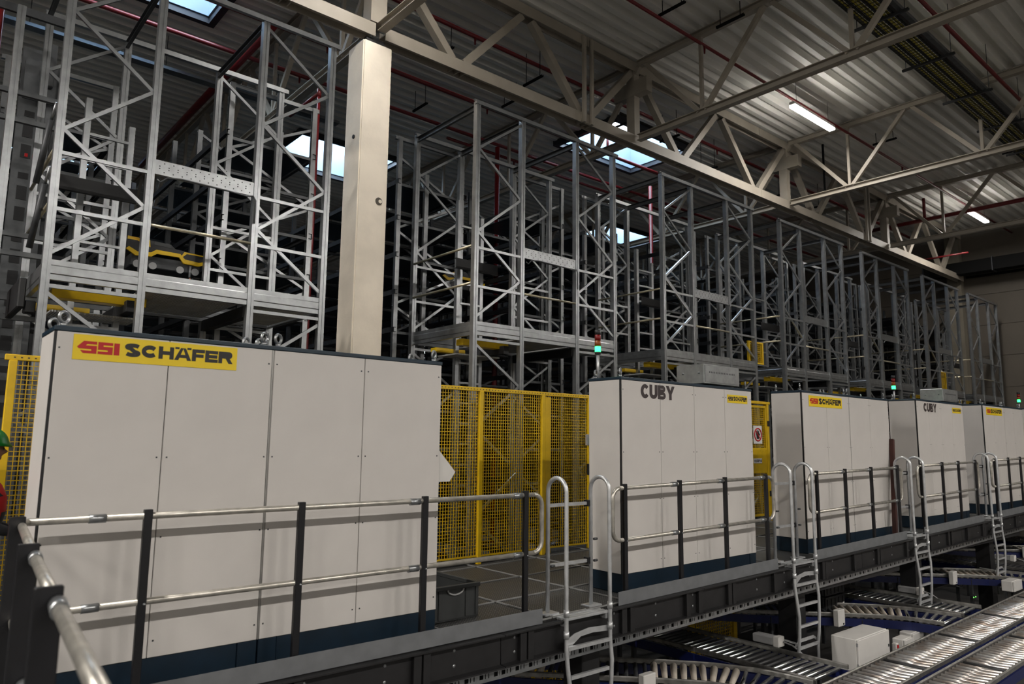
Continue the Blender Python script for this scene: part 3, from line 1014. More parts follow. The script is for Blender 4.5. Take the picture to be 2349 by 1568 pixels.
# ---- shuttle vehicles
def shuttle(label, x0, y, z, wd=.92):
    t = thing('shuttle', label, 'shuttle', (x0+wd/2, y, z), 'yellow and black shuttle vehicles')
    pts = [(0, .05), (.10, 0), (.28, .02), (.34, .055), (.60, .055), (.66, .0), (.84, -.02), (.92, .0), (.90, .10), (.55, .13), (.5, .17), (.2, .19), (.0, .16)]
    P(t, 'cover', plate_me('shcover', pts, .5, 'shuttle_black'), (x0, y, z+.05))
    pts = [(-.01, .04), (.10, -.03), (.28, -.015), (.34, .03), (.60, .03), (.66, -.04), (.84, -.05), (.93, -.01), (.93, .03), (.84, .0), (.67, .015), (.61, .075), (.33, .08), (.27, .035), (.12, .02), (.02, .07)]
    P(t, 'bumper', plate_me('shbumper', pts, .03, 'fence_yellow'), (x0, y-.012, z+.05))
    P(t, 'trim', plate_me('shtrim1', [(0, .16), (.17, .16), (.2, .19), (.25, .19), (.26, .1), (.22, .16), (0, .2)], .02, 'fence_yellow'), (x0, y-.006, z+.05))
    P(t, 'trim', plate_me('shtrim2', [(.62, .04), (.66, .11), (.90, .10), (.90, .085), (.69, .09), (.64, .04)], .02, 'fence_yellow'), (x0, y-.006, z+.05))
    P(t, 'hatch', plate_me('shhatch', [(.3, .14), (.5, .13), (.5, .175), (.3, .185)], .02, 'crate_grey'), (x0, y-.004, z+.05))
    box(t, 'chassis', x0+.05, x0+.87, y+.02, y+.5, z-.10, z+.05, 'galv_dark', .01)
    for q in (.12, .3, .62, .8):
        P(t, 'wheel', cyl_me(.045, .03, 'box_grey', 14), Matrix.Translation((x0+q, y+.01, z-.08)) @ ROT_FRONT)
    for a, b in ((-.03, .06), (.85, 1.06)): box(t, 'guide_arm', x0+a, x0+b, y+.08, y+.42, z+.139, z+.155, 'galv_dark')
    tube(t, 'sensor_leg', (x0+.74, y-.01, z-.16), (x0+.74, y-.01, z-.01), .016, 'galvanised', 8)
    box(t, 'sensor_light', x0+.73, x0+.75, y-.03, y-.02, z-.19, z-.17, 'led_amber')


shuttle('yellow and black shuttle vehicle parked in the nearest tower', 2.0, 9.55, 3.72)
shuttle('yellow and black shuttle vehicle half hidden in the second tower', 7.10, 10.2, 4.307)

# ================================================================== walkway platform
SL = math.atan(.016)
pl = thing('walkway_platform', 'steel walkway platform with chequered deck plates carrying the cabinets', 'walkway', (4, 6, 0))


def deckpanel(x0, x1, y0, y1):
    xm = (x0+x1)/2
    M = Matrix.Translation((xm, (y0+y1)/2, dz(xm)-.02)) @ Matrix.Rotation(-SL if xm > 4 else 0, 4, 'Y')
    p = P(pl, 'deck_plate', box_me(x1-x0-.012, y1-y0-.012, .03, 'deck_grating'), M)
    ym = (y0+y1)/2
    for a, b, c, d in ((x0+.006, x1-.006, y0+.006, y0+.018), (x0+.006, x0+.018, y0+.02, y1-.006)):
        xq = (a+b)/2
        P(p, 'edge_strip', box_me(b-a, d-c, .012, 'edge_alu'), Matrix.Translation((xq, (c+d)/2, dz(xq)+.001)) @ Matrix.Rotation(-SL if xm > 4 else 0, 4, 'Y'))


x = .62
while x < 26:
    for y0, y1 in ((4.82, 5.62), (5.62, 6.42), (6.42, 7.22), (7.22, 7.72)): deckpanel(x, x+1.0, y0, y1)
    x += 1.0
for y0 in (-1.5, -.5, .5, 1.5, 2.5, 3.5, 4.5, 5.5, 6.5):
    for x0 in (-1.77, -.77): deckpanel(x0, x0+1.0, y0, y0+1.0)
# edge beam, perforated strut, stiffeners, bolts
YE = 4.80
segs = [(.62, 4.0), (4.0, 6.75), (6.75, 10.6), (10.6, 14.5), (14.5, 18.4), (18.4, 26.0)]
for a, b in segs:
    bar(pl, 'edge_beam', (b-.004, YE, dz(b)-.15), (a+.004, YE, dz(a)-.15), 'edge', 'beam_steel')
    # perforated strut below the beam
    L = b-a
    v, f = [], []
    lst = []
    x = 0
    h0, h1 = -.04, .04
    per = .15
    while x < L-.001:
        e = min(x+per, L)
        q = lambda u: min(x+u, L)
        lst += [(x, e, 0, .004, -.045, -.018), (x, e, 0, .004, .018, .045)]
        lst += [(x, q(.02), 0, .004, -.018, .018), (q(.06), q(.075), 0, .004, -.018, .018), (q(.085), q(.11), 0, .004, -.018, .018), (q(.12), q(.15), 0, .004, -.018, .018)]
        x += per
    lst = [r for r in lst if r[1]-r[0] > 1e-4] + [(0, L, .004, .05, -.045, -.040)]
    M = Matrix.Translation((a, YE-.004, dz(a)-.33)) @ Matrix.Rotation(-SL if a >= 4 else 0, 4, 'Y')
    P(pl, 'perforated_strut', boxes_me(('pstrut', round(L, 2)), lst, 'galvanised'), M)
for a in (.62, 6.0, 12.0, 18.0):
    b = min(a+6, 25)
    box(pl, 'strut_backing', a, b, YE+.06, YE+.065, -.38+dz(a), -.28+dz(b), 'black_steel')
x = 1.05
while x < 18:
    for z in (-.075, -.19):
        P(pl, 'bolt', dome_me(.019, .016, 'galvanised'), Matrix.Translation((x, YE, dz(x)+z)) @ ROT_FRONT)
    x += .62
for x in (1.9, 3.17, 4.22, 5.5, 6.72, 7.27, 9.42, 11.06, 13.8, 15.5, 17.45):
    box(pl, 'stiffener', x-.035, x+.035, YE-.05, YE-.004, dz(x)-.275, dz(x)-.025, 'beam_steel', .003)
for x in (5.28, 9.22, 13.06, 16.64, 20.9):
    box(pl, 'support_column', x-.12, x+.12, 4.98, 5.24, FLOOR_Z, dz(x)-.05, 'black_steel', .01)
for x in (1.5, 3.4, 7.2, 11, 15):
    box(pl, 'cross_beam', x-.05, x+.05, 4.88, 7.7, dz(x)-.26, dz(x)-.04, 'beam_steel')
for y in (5.8, 7.0):
    bar(pl, 'joist', (.7, y, -.15), (4, y, -.15), 'edge', 'beam_steel')
    bar(pl, 'joist', (4, y, -.15), (26, y, dz(26)-.15), 'edge', 'beam_steel')

# ================================================================== handrails
ZR, ZM = 1.075, .575
rl = ['handrail with four dark posts in front of the nearest cabinet', 'handrail in front of the nearer dark-lettered cabinet', 'handrail in front of the second yellow-signed cabinet',
      'handrail in front of the farther dark-lettered cabinet', 'handrail in front of the last yellow-signed cabinet']
RAILS = [((1.25, 2.23, 3.25, 4.30), .64, 4.50, 0, 1), ((5.61, 6.50, 7.35, 8.22), 5.44, 8.40, 1, 1), ((9.49, 10.31, 11.14, 12.07), 9.30, 12.22, 1, 1),
         ((13.02, 13.93, 14.70, 15.57), 12.86, 15.74, 1, 1), ((16.65, 17.52, 18.3, 19.1, 19.9), 16.46, 20.1, 1, 1)]
for ri, (px, xa, xb, la, lb) in enumerate(RAILS):
    t = thing('handrail', rl[ri], 'handrail', (px[0], YR, dz(px[0])), 'walkway handrails')
    for x in px:
        d = dz(x)
        box(t, 'post', x-.024, x+.024, YR-.035, YR+.0, d-.18, d+1.115, 'post_steel', .003)
        box(t, 'foot_bracket', x-.032, x+.032, YE-.055, YE-.004, d-.275, d-.02, 'beam_steel', .003)
        P(t, 'bolt', dome_me(.009, .01, 'galvanised'), Matrix.Translation((x+.012, YR-.035, d+ZM-.01)) @ ROT_FRONT)
    yr = YR-.01
    R = .1
    a, b = xa+(R if la else 0), xb-(R if lb else 0)
    for z, nm in ((ZR, 'top_rail'), (ZM, 'middle_rail')):
        tube(t, nm, (a, yr, z+dz(a)), (b, yr, z+dz(b)), .0205, 'rail_steel', 12)
        for k, x in enumerate(px):
            if ri == 0 and k == 1: xc = .98
            elif k in (0,): continue
            else: xc = x-.09
            tube(t, 'coupling', (xc-.045, yr, z+dz(xc)), (xc+.045, yr, z+dz(xc)), .0255, 'galvanised', 12)
    for fl, xe, s in ((la, xa, -1), (lb, xb, 1)):
        if not fl: continue
        d = dz(xe)
        c = xe-s*R
        if s > 0: pts = arc((c, yr, ZR-R+d), R, PI/2, 0, 6)+arc((c, yr, ZM+R+d), R, 0, -PI/2, 6)
        else: pts = arc((c, yr, ZR-R+d), R, PI/2, PI, 6)+arc((c, yr, ZM+R+d), R, PI, 1.5*PI, 6)
        P(t, 'end_loop', path_me(pts, .0205, 'rail_steel', 12))
    ta, tb = xa-(.02 if ri == 0 else -.02), xb-.03
    bar(t, 'toe_board', (ta, YE-.006, .045+dz(ta)), (tb, YE-.006, .045+dz(tb)), 'toe', 'toe_steel')

# handrail that runs towards the viewer on the left
t = thing('handrail', 'dark-posted handrail running towards the viewer at the lower left', 'handrail', (.5, 4.7, 0), 'walkway handrails')
lp = [(.60, 4.76), (.50, 3.56), (.42, 2.53), (.325, 1.25), (.26, .2)]
for x, y in lp: box(t, 'post', x-.055, x+.02, y-.014, y+.014, -.2, 1.115, 'post_steel', .003)
for z, nm in ((ZR-.01, 'top_rail'), (ZM, 'middle_rail')):
    for (x, y), (x2, y2) in zip(lp[:-1], lp[1:]):
        tube(t, nm, (x+.005, y, z), (x2+.005, y2, z), .0205, 'rail_steel', 14)
    for x, y in lp[1:3]:
        dx, dy = .07*.09, -.09
        tube(t, 'coupling', (x+.006, y-.015, z), (x-.006, y-.13, z), .0255, 'galvanised', 14)
P(t, 'corner_bend', path_me([(.605, 4.76, ZR-.005), (.61, 4.80, ZR), (.64, YR-.01, ZR)], .0205, 'rail_steel', 10))
P(t, 'corner_bend', path_me([(.605, 4.76, ZM), (.61, 4.80, ZM), (.64, YR-.01, ZM)], .0205, 'rail_steel', 10))
bar(t, 'toe_board', (.66, 4.8, .045), (.36, 0.6, .045), 'toe', 'toe_steel')

# ================================================================== ladders
ll = ['aluminium ladder with hooped handrails left of the nearer dark-lettered cabinet', 'aluminium ladder with hooped handrails right of the nearer dark-lettered cabinet',
      'aluminium ladder with hooped handrails left of the farther dark-lettered cabinet', 'aluminium ladder with hooped handrails right of the farther dark-lettered cabinet']
A = 'ladder_alu'
for li, (x0, x1) in enumerate(((4.67, 5.235), (8.57, 9.11), (12.24, 12.74), (15.85, 16.34))):
    d = dz(x0)+(.02 if li else 0)
    t = thing('ladder', ll[li], 'ladder', ((x0+x1)/2, 4.8, d), 'hooped walkway ladders')
    yi, yo = 4.94, 4.70
    ym, R = (yi+yo)/2, (yi-yo)/2
    for x, s in ((x0, 1), (x1, -1)):
        pts = [(x, yi, d+.02)]+arc((x, ym, d+1.09), R, 0, PI, 10, 'yz')+[(x, yo, d+.6), (x, yo, d-.25), (x+.0*s, yo-.02, d-.42), (x+.025*s, yo-.03, d-.62), (x+.03*s, yo-.02, d-.85), (x+.03*s, yo, d-1.02), (x+.03*s, yo, d-1.35)]
        P(t, 'hooped_stile', path_me(pts, .0195, A, 12))
        box(t, 'foot_plate', x-.08, x+.09, yi-.06, yi+.06, d+.0, d+.018, A, .003)
        for z in (.05, -.13): tube(t, 'clamp', (x, yo, d+z-.03), (x, yo, d+z+.03), .026, A, 12)
        for z in (.62, .42): tube(t, 'clamp_screw', (x+.01, yi-.03, d+z), (x+.055, yi-.03, d+z), .012, 'galv_dull', 8)
    for z in (.955, .42):
        bar(t, 'crossbar', (x0+.02, yi+.015, d+z), (x1-.02, yi+.015, d+z), 'sq30', A)
        box(t, 'crossbar_bracket', x1-.05, x1-.012, yi-.01, yi+.05, d+z-.03, d+z+.03, 'post_steel', .003)
    for q in range(4):
        box(t, 'step_slat', x0+.0, x1-.0, yo+.01+q*.05, yo+.045+q*.05, d-.02, d+.002, A, .003)
    for x in (x0+.005, x1-.035): box(t, 'step_side', x, x+.03, yo+.02, yi+.03, d-.07, d-.022, A, .003)
    pts = [(0, 0), (.05, .0), (.10, .10), (.20, .155), (.36, .165), (x1-x0, .15), (x1-x0, .20), (.3, .215), (.12, .19), (0, .14)]
    P(t, 'arched_brace', plate_me(('archb', round(x1-x0, 3)), pts, .006, A), (x0, yo+.02, d-.33))
    for q in range(5):
        z = d-.245*(q+1)
        e = 0 if q == 0 else .03
        bar(t, 'rung', (x0+e+.01, yo-.01, z), (x1-e-.01, yo-.01, z), 'sq30', A)
    bar(t, 'wall_tie', (x0+.03, yo, d-.93), (x0+.1, 5.0, d-.93), 'flat', A)
    P(t, 'lower_arch', plate_me(('archl', round(x1-x0, 3)), [(.0, 0), (.08, .05), (x1-x0-.08, .05), (x1-x0, 0), (x1-x0, .04), (x1-x0-.1, .09), (.1, .09), (0, .04)], .006, A), (x0, yo+.02, d-.98))

# ================================================================== cabinets
ZP, ZC, DEP = .19, 2.175, .46


def eyebolt(t, x, y, z, rz):
    e = P(t, 'eyebolt', torus_me(.033, .011, 'galvanised'), Matrix.Translation((x, y, z+.06)) @ Matrix.Rotation(rz, 4, 'Z'))
    P(e, 'collar', cyl_me(.02, .028, 'galvanised', 10), (x, y, z))


SS1 = [(0, .5), (.5, 1), (1.55, 1), (1.55, .76), (.78, .76), (.68, .64), (1.55, .64), (1.55, 0), (.48, 0), (.26, .22), (1.12, .22), (1.12, .36), (.14, .36)]
SS2 = [(1.65, 1), (2.85, 1), (2.85, .76), (2.08, .76), (2.08, .64), (2.85, .64), (2.85, 0), (1.65, 0), (1.65, .22), (2.45, .22), (2.45, .36), (1.65, .36)]
SS3 = [(2.95, 1), (3.4, 1), (3.4, 0), (2.95, 0)]
TXT_SCH = heavy_me('SCHÄFER', (1.28, 1.3, 1.24, 1.42, 1.08, 1.12, 1.28), .345, .05, 'sign_black')
TXT_CUBY = heavy_me('CUBY', (.84, .8, .84, .88), .27, .035, 'cuby_brown')


def brand_sign(t, x, z, w, h, d, small=False):
    """yellow plate with red emblem and black lettering; x,z lower left corner"""
    s = box(t, 'sign_plate', x, x+w, YC-.004, YC-.0005, z, z+h, 'sign_yellow')
    ex = x+.022*w
    ew, eh = w*.235, h*.48
    S = Matrix.Diagonal((ew/3.4, 1, eh, 1))
    for k, pg in enumerate((SS1, SS2, SS3)):
        P(s, 'emblem', plate_me(('ssi', k, small), pg, .002, 'cuby_brown' if small else 'sign_red'), Matrix.Translation((ex, YC-.006, z+h*.27)) @ S)
    P(s, 'lettering', TXT_SCH, Matrix.Translation((x+w*.285, YC-.005, z+h*.27)) @ Matrix.Diagonal((w*.685, 1, h*.52, 1)))


def cabinet(label, x0, x1, seams, thick=(), kind='ssi', sx=0):
    d = dz(x0)
    t = thing('switch_cabinet', label, 'cabinet', ((x0+x1)/2, YC+.2, d), 'white control cabinets along the walkway')
    box(t, 'carcass', x0+.02, x1-.02, YC+.02, YC+DEP-.01, d+ZP, d+ZC, 'black_steel')
    xs = [x0]+list(seams)+[x1]
    for a, b in zip(xs[:-1], xs[1:]):
        ga = .009 if a in thick else .014 if a == x0 else .0025
        gb = .009 if b in thick else .0025
        box(t, 'front_panel', a+ga, b-gb, YC, YC+.02, d+ZP, d+ZC, 'cabinet_white', .003)
        lst = []
        for z in (ZC-.10, 1.42, .92, ZP+.10):
            for x in (a+.03, b-.03): lst.append((x-.005, x+.005, YC-.002, YC+.001, d+z-.005, d+z+.005))
        P(t, 'screws', boxes_me(('scr', x0, a), lst, 'galv_dark'), kind='stuff')
    box(t, 'corner_strip', x0, x0+.013, YC+.004, YC+.023, d+ZP, d+ZC, 'black_steel')
    for x in thick: box(t, 'cover_strip', x-.006, x+.006, YC+.004, YC+.02, d+ZP, d+ZC, 'trim_alu')
    box(t, 'side_panel', x0-.002, x0+.02, YC+.024, YC+DEP, d+ZP, d+ZC, 'cabinet_side', .003)
    box(t, 'side_panel', x1-.02, x1+.002, YC+.024, YC+DEP, d+ZP, d+ZC, 'cabinet_side', .003)
    box(t, 'lid', x0-.004, x1+.004, YC-.006, YC+DEP+.006, d+ZC+.002, d+ZC+.032, 'blue_lid', .004)
    units = [x0]+[x for x in thick]+[x1]
    for a, b in zip(units[:-1], units[1:]):
        box(t, 'plinth', a+.14, b-.14, YC+.012, YC+DEP-.01, d, d+ZP-.003, 'blue_plinth')
        for q in (a+.005, b-.135): box(t, 'plinth_corner', q, q+.13, YC+.004, YC+DEP, d, d+ZP-.003, 'blue_plinth', .003)
        for q in (a+.05, b-.05):
            for yy in (YC+.05, YC+DEP-.05): eyebolt(t, q, yy, d+ZC+.03, .5)
    if kind == 'ssi':
        brand_sign(t, x0+(.10 if x0 < 5 else .19), d+2.01-(.02 if x0 > 5 else 0), .99, .155, d)
    else:
        P(t, 'lettering', TXT_CUBY, Matrix.Translation((x0+.32, YC-.002, d+2.0-.005)) @ Matrix.Diagonal((.59, 1, .155, 1)))
        brand_sign(t, x1-.54, d+2.035-.02, .44, .10, d, True)
    return t


cabinet('nearest white cabinet with a large yellow brand sign', .71, 3.53, (1.36, 2.06, 2.80), (2.06,))
cabinet('nearer white cabinet with four dark capital letters', 5.82, 8.32, (6.475, 7.10, 7.72), (), 'cuby')
cabinet('second white cabinet with a yellow brand sign, beyond the yellow gate', 9.60, 12.40, (10.3, 11.01, 11.7), (11.01,))
cabinet('farther white cabinet with four dark capital letters', 13.56, 15.79, (14.1, 14.66, 15.22), (), 'cuby')
cabinet('last white cabinet with a yellow brand sign at the right edge', 16.95, 19.56, (17.6, 18.27, 18.9), (18.27,))
cabinet('white cabinet just past the right edge', 20.75, 23.2, (21.3, 21.9, 22.5), (), 'cuby')

# metal boxes on the dark-lettered cabinets
for lab, x0 in (('galvanised cooling box on the nearer dark-lettered cabinet', 7.38), ('galvanised cooling box on the farther dark-lettered cabinet', 14.98)):
    d = dz(x0)+ZC+.032
    t = thing('cooling_box', lab, 'metal box', (x0+.38, 5.3, d))
    box(t, 'casing', x0, x0+.76, 5.1, 5.5, d, d+.235, 'box_metal', .005)
    for y in (5.17, 5.4): P(t, 'bolt', dome_me(.014, .02, 'galvanised'), Matrix.Translation((x0, y, d+.13)) @ Matrix.Rotation(-PI/2, 4, 'Y'))
    box(t, 'front_cover', x0+.02, x0+.74, 5.093, 5.099, d+.02, d+.215, 'box_metal')
    lst = [(x0+.10+q*.035, x0+.115+q*.035, 5.091, 5.0935, d+.13, d+.15) for q in range(16)]
    P(t, 'vent_slots', boxes_me(('vent', x0), lst, 'galv_dull'), kind='stuff')


# ---- signal towers
def stacklight(label, x, y, zb, zt):
    t = thing('signal_light', label, 'signal light', (x, y, zb), 'stacked signal lights')
    tube(t, 'pole', (x, y, zb), (x, y, zt-.27), .016, 'ladder_alu', 10)
    tube(t, 'collar', (x, y, zt-.27), (x, y, zt-.245), .034, 'crate_black', 14)
    for k, (nm, m) in enumerate((('green_lens', 'led_green'), ('amber_lens', 'led_amber'), ('red_lens', 'led_red'))):
        tube(t, nm, (x, y, zt-.245+k*.065), (x, y, zt-.185+k*.065), .033, m, 14)
    tube(t, 'cap', (x, y, zt-.05), (x, y, zt), .033, 'crate_black', 14)


stacklight('signal light with green lens lit behind the nearer dark-lettered cabinet', 5.90, 5.45, dz(5.9)+ZC+.03, 2.78)
stacklight('signal light with green lens lit behind the farther dark-lettered cabinet', 13.62, 5.43, dz(13.6)+ZC+.03, 2.79)
stacklight('signal light with green lens lit near the right edge', 20.85, 5.43, dz(20.8)+ZC+.03, 2.87)

# ================================================================== yellow safety fences on the platform
def wires(key, x0, x1, z0, z1, y, step=.04, r=.0034, m='fence_yellow'):
    lst = []
    n = int(round((x1-x0)/step))
    for i in range(1, n): lst.append((x0+(x1-x0)*i/n-r, x0+(x1-x0)*i/n+r, y-r, y+r, z0, z1))
    n = int(round((z1-z0)/step))
    for i in range(1, n): lst.append((x0, x1, y+r, y+3*r, z0+(z1-z0)*i/n-r, z0+(z1-z0)*i/n+r))
    return boxes_me(key, lst, m)


def fence(label, x0, x1, posts, y, d, h=2.22):
    t = thing('safety_fence', label, 'fence', ((x0+x1)/2, y, d), 'yellow mesh safety fences')
    pp = sorted([x0]+list(posts)+[x1])
    for a, b in zip(pp[:-1], pp[1:]):
        if b-a > .2:
            P(t, 'wire_mesh', wires(('fm', round(a, 2), round(y, 2)), a+.03, b-.03, d+.12, d+h-.05, y), kind='stuff')
            box(t, 'mesh_frame', a+.03, b-.03, y-.012, y+.012, d+.10, d+.12, 'fence_yellow')
    box(t, 'top_rail', x0, x1, y-.025, y+.02, d+h-.05, d+h, 'fence_yellow', .004)
    lst = [(x0+.06+q*.05, x0+.075+q*.05, y-.0262, y-.0248, d+h-.03, d+h-.02) for q in range(int((x1-x0-.1)/.05))]
    P(t, 'rail_holes', boxes_me(('fh', x0, y), lst, 'cuby_brown'), kind='stuff')
    for x in posts:
        box(t, 'post', x-.03, x+.03, y-.035, y+.025, d+.01, d+h-.05, 'fence_yellow', .004)
        box(t, 'foot_plate', x-.09, x+.09, y-.11, y+.06, d, d+.012, 'fence_yellow', .003)
    return t


f1 = fence('yellow mesh fence between the nearest cabinet and the nearer dark-lettered cabinet', 3.4, 7.84, (5.79, 6.88, 7.80), 7.4, .01)
box(f1, 'door_frame', 6.92, 7.03, 7.38, 7.42, .05, 2.16, 'fence_yellow', .004)
box(f1, 'door_latch', 7.70, 7.78, 7.33, 7.37, 1.50, 1.66, 'box_grey', .006)
box(f1, 'latch_light', 7.765, 7.785, 7.322, 7.331, 1.55, 1.585, 'led_green_small')
box(f1, 'door_switch', 7.73, 7.80, 7.33, 7.37, 1.08, 1.24, 'crate_black', .006)
box(f1, 'switch_light', 7.775, 7.79, 7.322, 7.331, 1.16, 1.18, 'led_green_small')
fence('yellow mesh fence at the left edge behind the nearest cabinet', .70, 3.0, (.76,), 7.4, .01)
# gate with sign
d = dz(12.4)
t = thing('mesh_gate', 'yellow mesh gate with prohibition sign beside the nearer dark-lettered cabinet', 'gate', (12.4, 7.4, d))
for x in (11.62, 12.70): box(t, 'post', x-.035, x+.035, 7.37, 7.44, d, d+2.16, 'fence_yellow', .004)
box(t, 'top_rail', 11.58, 12.78, 7.365, 7.445, d+2.16, d+2.21, 'fence_yellow', .004)
for a in ((11.66, 11.70, d+.1, d+2.13), (12.62, 12.66, d+.1, d+2.13)): box(t, 'leaf_frame', a[0], a[1], 7.385, 7.425, a[2], a[3], 'fence_yellow')
for z in (.1, .88, 1.30, 2.09): box(t, 'leaf_frame', 11.70, 12.62, 7.385, 7.425, d+z, d+z+.04, 'fence_yellow')
box(t, 'kick_panel', 11.70, 12.62, 7.39, 7.41, d+.92, d+1.30, 'fence_yellow')
P(t, 'wire_mesh', wires('gm1', 11.70, 12.62, d+1.34, d+2.09, 7.4), kind='stuff')
P(t, 'wire_mesh', wires('gm2', 11.70, 12.62, d+.14, d+.88, 7.4), kind='stuff')
for z in (.45, 1.75): box(t, 'hinge', 12.66, 12.72, 7.345, 7.372, d+z, d+z+.1, 'crate_black', .004)
sg = box(t, 'warning_sign', 12.18, 12.47, 7.372, 7.376, d+1.42, d+1.75, 'white_print')
cxs, czs = 12.325, d+1.585
P(sg, 'red_ring', torus_me(.115, .013, 'sign_red', 24, 6), (cxs, 7.37, czs))
hand = [(-.04, -.08), (.035, -.08), (.05, -.02), (.085, .015), (.07, .03), (.04, .01), (.045, .07), (.028, .072), (.02, .015), (.015, .09), (-.003, .09), (-.004, .015), (-.02, .08), (-.036, .075), (-.028, .0), (-.05, .045), (-.063, .035), (-.048, -.03)]
P(sg, 'hand_symbol', plate_me('handsym', hand, .002, 'sign_black'), (cxs, 7.369, czs))
P(sg, 'red_bar', plate_me('redbar', [(-.085, .07), (-.07, .085), (.085, -.07), (.07, -.085)], .002, 'sign_red'), (cxs, 7.367, czs))
nb = box(t, 'number_label', 12.18, 12.46, 7.384, 7.388, d+1.06, d+1.15, 'white_print')
P(nb, 'lettering', text_me('=L02P10', 1.0, 'sign_black', bold=.02, width=1.0), Matrix.Translation((12.195, 7.383, d+1.08)) @ Matrix.Diagonal((.25, 1, .05, 1)))

# small yellow mesh doors in the towers
for lab, x0, y, z0, w, h in (('small yellow mesh door in the gap before the fourth tower', 12.95, 7.9, 3.15, .55, .45), ('small yellow mesh door inside the sixth tower', 23.6, 8.1, 3.04, .5, .7)):
    t = thing('mesh_door', lab, 'gate', (x0+w/2, y, z0))
    for a in ((x0, x0+.05, z0, z0+h), (x0+w-.05, x0+w, z0, z0+h)): box(t, 'frame_post', a[0], a[1], y-.02, y+.02, a[2], a[3], 'fence_yellow')
    for z in (z0, z0+h-.03): box(t, 'frame_bar', x0+.05, x0+w-.05, y-.02, y+.02, z, z+.03, 'fence_yellow')
    P(t, 'wire_mesh', wires(('md', x0), x0+.05, x0+w-.05, z0+.03, z0+h-.03, y, .04), kind='stuff')

# ---- grey crate on the deck
t = thing('plastic_crate', 'grey plastic crate on the deck beside the nearest cabinet', 'crate', (3.89, 5.68, 0))
cx0, cx1, cy0, cy1, ch = 3.60, 4.19, 5.31, 6.05, .295
for a in ((cx0+.012, cx1-.012, cy0+.012, cy0+.024), (cx0+.012, cx1-.012, cy1-.024, cy1-.012), (cx0+.012, cx0+.024, cy0+.024, cy1-.024), (cx1-.024, cx1-.012, cy0+.024, cy1-.024)):
    box(t, 'wall', *a, .005, ch-.03, 'crate_grey')
box(t, 'base', cx0+.012, cx1-.012, cy0+.012, cy1-.012, .0, .012, 'crate_grey')
for a in ((cx0, cx1, cy0, cy0+.03), (cx0, cx1, cy1-.03, cy1), (cx0, cx0+.03, cy0+.03, cy1-.03), (cx1-.03, cx1, cy0+.03, cy1-.03)):
    box(t, 'rim', *a, ch-.035, ch, 'crate_grey', .003)
for x in (cx0+.02, cx0+.14, cx1-.16, cx1-.05): box(t, 'rib', x, x+.03, cy0+.002, cy0+.013, .02, ch-.035, 'crate_grey', .002)
pts = arc((cx0+.32, 0, ch-.035), .085, PI, 2*PI, 10)
P(t, 'grip', path_me([(p[0], cy0+.004, ch-.035+(p[2]-(ch-.035))*.55) for p in pts], .008, 'box_grey', 8))
t = thing('crumpled_bag', 'crumpled clear plastic bag lying in the grey crate', 'bag', (3.68, 5.45, .28))
bmx = bmesh.new()
bmesh.ops.create_icosphere(bmx, subdivisions=3, radius=.07)
for v in bmx.verts: v.co *= random.uniform(.72, 1.15); v.co.z *= .55
mb = bpy.data.meshes.new('bag'); bmx.to_mesh(mb); bmx.free(); mb.materials.append(MATS['white_print'])
P(t, 'film', mb, (3.70, 5.42, .265))

# ---- slanted white control panel on the side of the nearest cabinet
t = thing('operator_terminal', 'white slanted operator terminal fixed to the side of the nearest cabinet', 'terminal', (3.65, 5.3, 1.2))
v = [(3.532, 5.14, 1.20), (3.532, 5.5, 1.20), (3.70, 5.5, 1.20), (3.70, 5.14, 1.20), (3.532, 5.14, 1.52), (3.532, 5.5, 1.52), (3.76, 5.5, 1.28), (3.76, 5.14, 1.28)]
P(t, 'casing', mk(None, v, [(0, 1, 2, 3), (4, 7, 6, 5), (3, 2, 6, 7), (0, 3, 7, 4), (1, 5, 6, 2), (0, 4, 5, 1)], 'box_white'))
tube(t, 'cable_gland', (3.60, 5.2, 1.15), (3.60, 5.2, 1.2), .018, 'box_grey', 10)

# ---- red-brown plank leaning by the railing
t = thing('wooden_plank', 'red-brown plank leaning upright behind the handrail', 'plank', (12.1, 5.0, dz(12)))
bar(t, 'board', (12.12, 4.94, dz(12)), (12.40, 5.02, dz(12)+1.52), 'sq60', 'plank', (0, 1, 0))

# ================================================================== roller conveyors below the walkway
ZK = -1.0
PROF['ctray'] = rect(.44, .01)


def roller(t, a, b, r, m, r1=None): return tube(t, 'roller', a, b, r, m, 10, r1)


def conv_x(label, y0, y1, xa, xb, worn):
    t = thing('roller_conveyor', label, 'conveyor', (xa, (y0+y1)/2, ZK+dz(xa)), 'long roller conveyors')
    x = xa+.05
    k = 0
    while x < xb-.03:
        z = ZK+dz(x)
        mm = 'roller_worn' if worn else 'roller_steel'
        roller(t, (x, y0+.03, z-.025), (x, y1-.03, z-.025), .0225, mm if k % 15 else 'roller_dark')
        x += .112
        k += 1
    for y, s in ((y0, 1), (y1, -1)):
        q = xa
        while q < xb:
            e = min(q+3.2, xb)
            bar(t, 'guide_rail', (q, y, ZK+dz(q)-.02), (e-.01, y, ZK+dz(e)-.02), 'guide', 'conv_rail')
            bar(t, 'side_beam', (q, y-.02*s, ZK+dz(q)-.11), (e-.01, y-.02*s, ZK+dz(e)-.11), 'cblue', 'conv_blue', (0, s, 0))
            q = e
    bar(t, 'shade_tray', (xa, (y0+y1)/2, ZK+dz(xa)-.17), (xb, (y0+y1)/2, ZK+dz(xb)-.17), 'ctray', 'black_steel')  # dark sheet added below the rollers to block light and darken the gap
    x = xa+.6
    while x < xb:
        for y in (y0+.03, y1-.03): bar(t, 'leg', (x, y, FLOOR_Z), (x, y, ZK+dz(x)-.1), 'sq40', 'galv_dark')
        x += 2.4


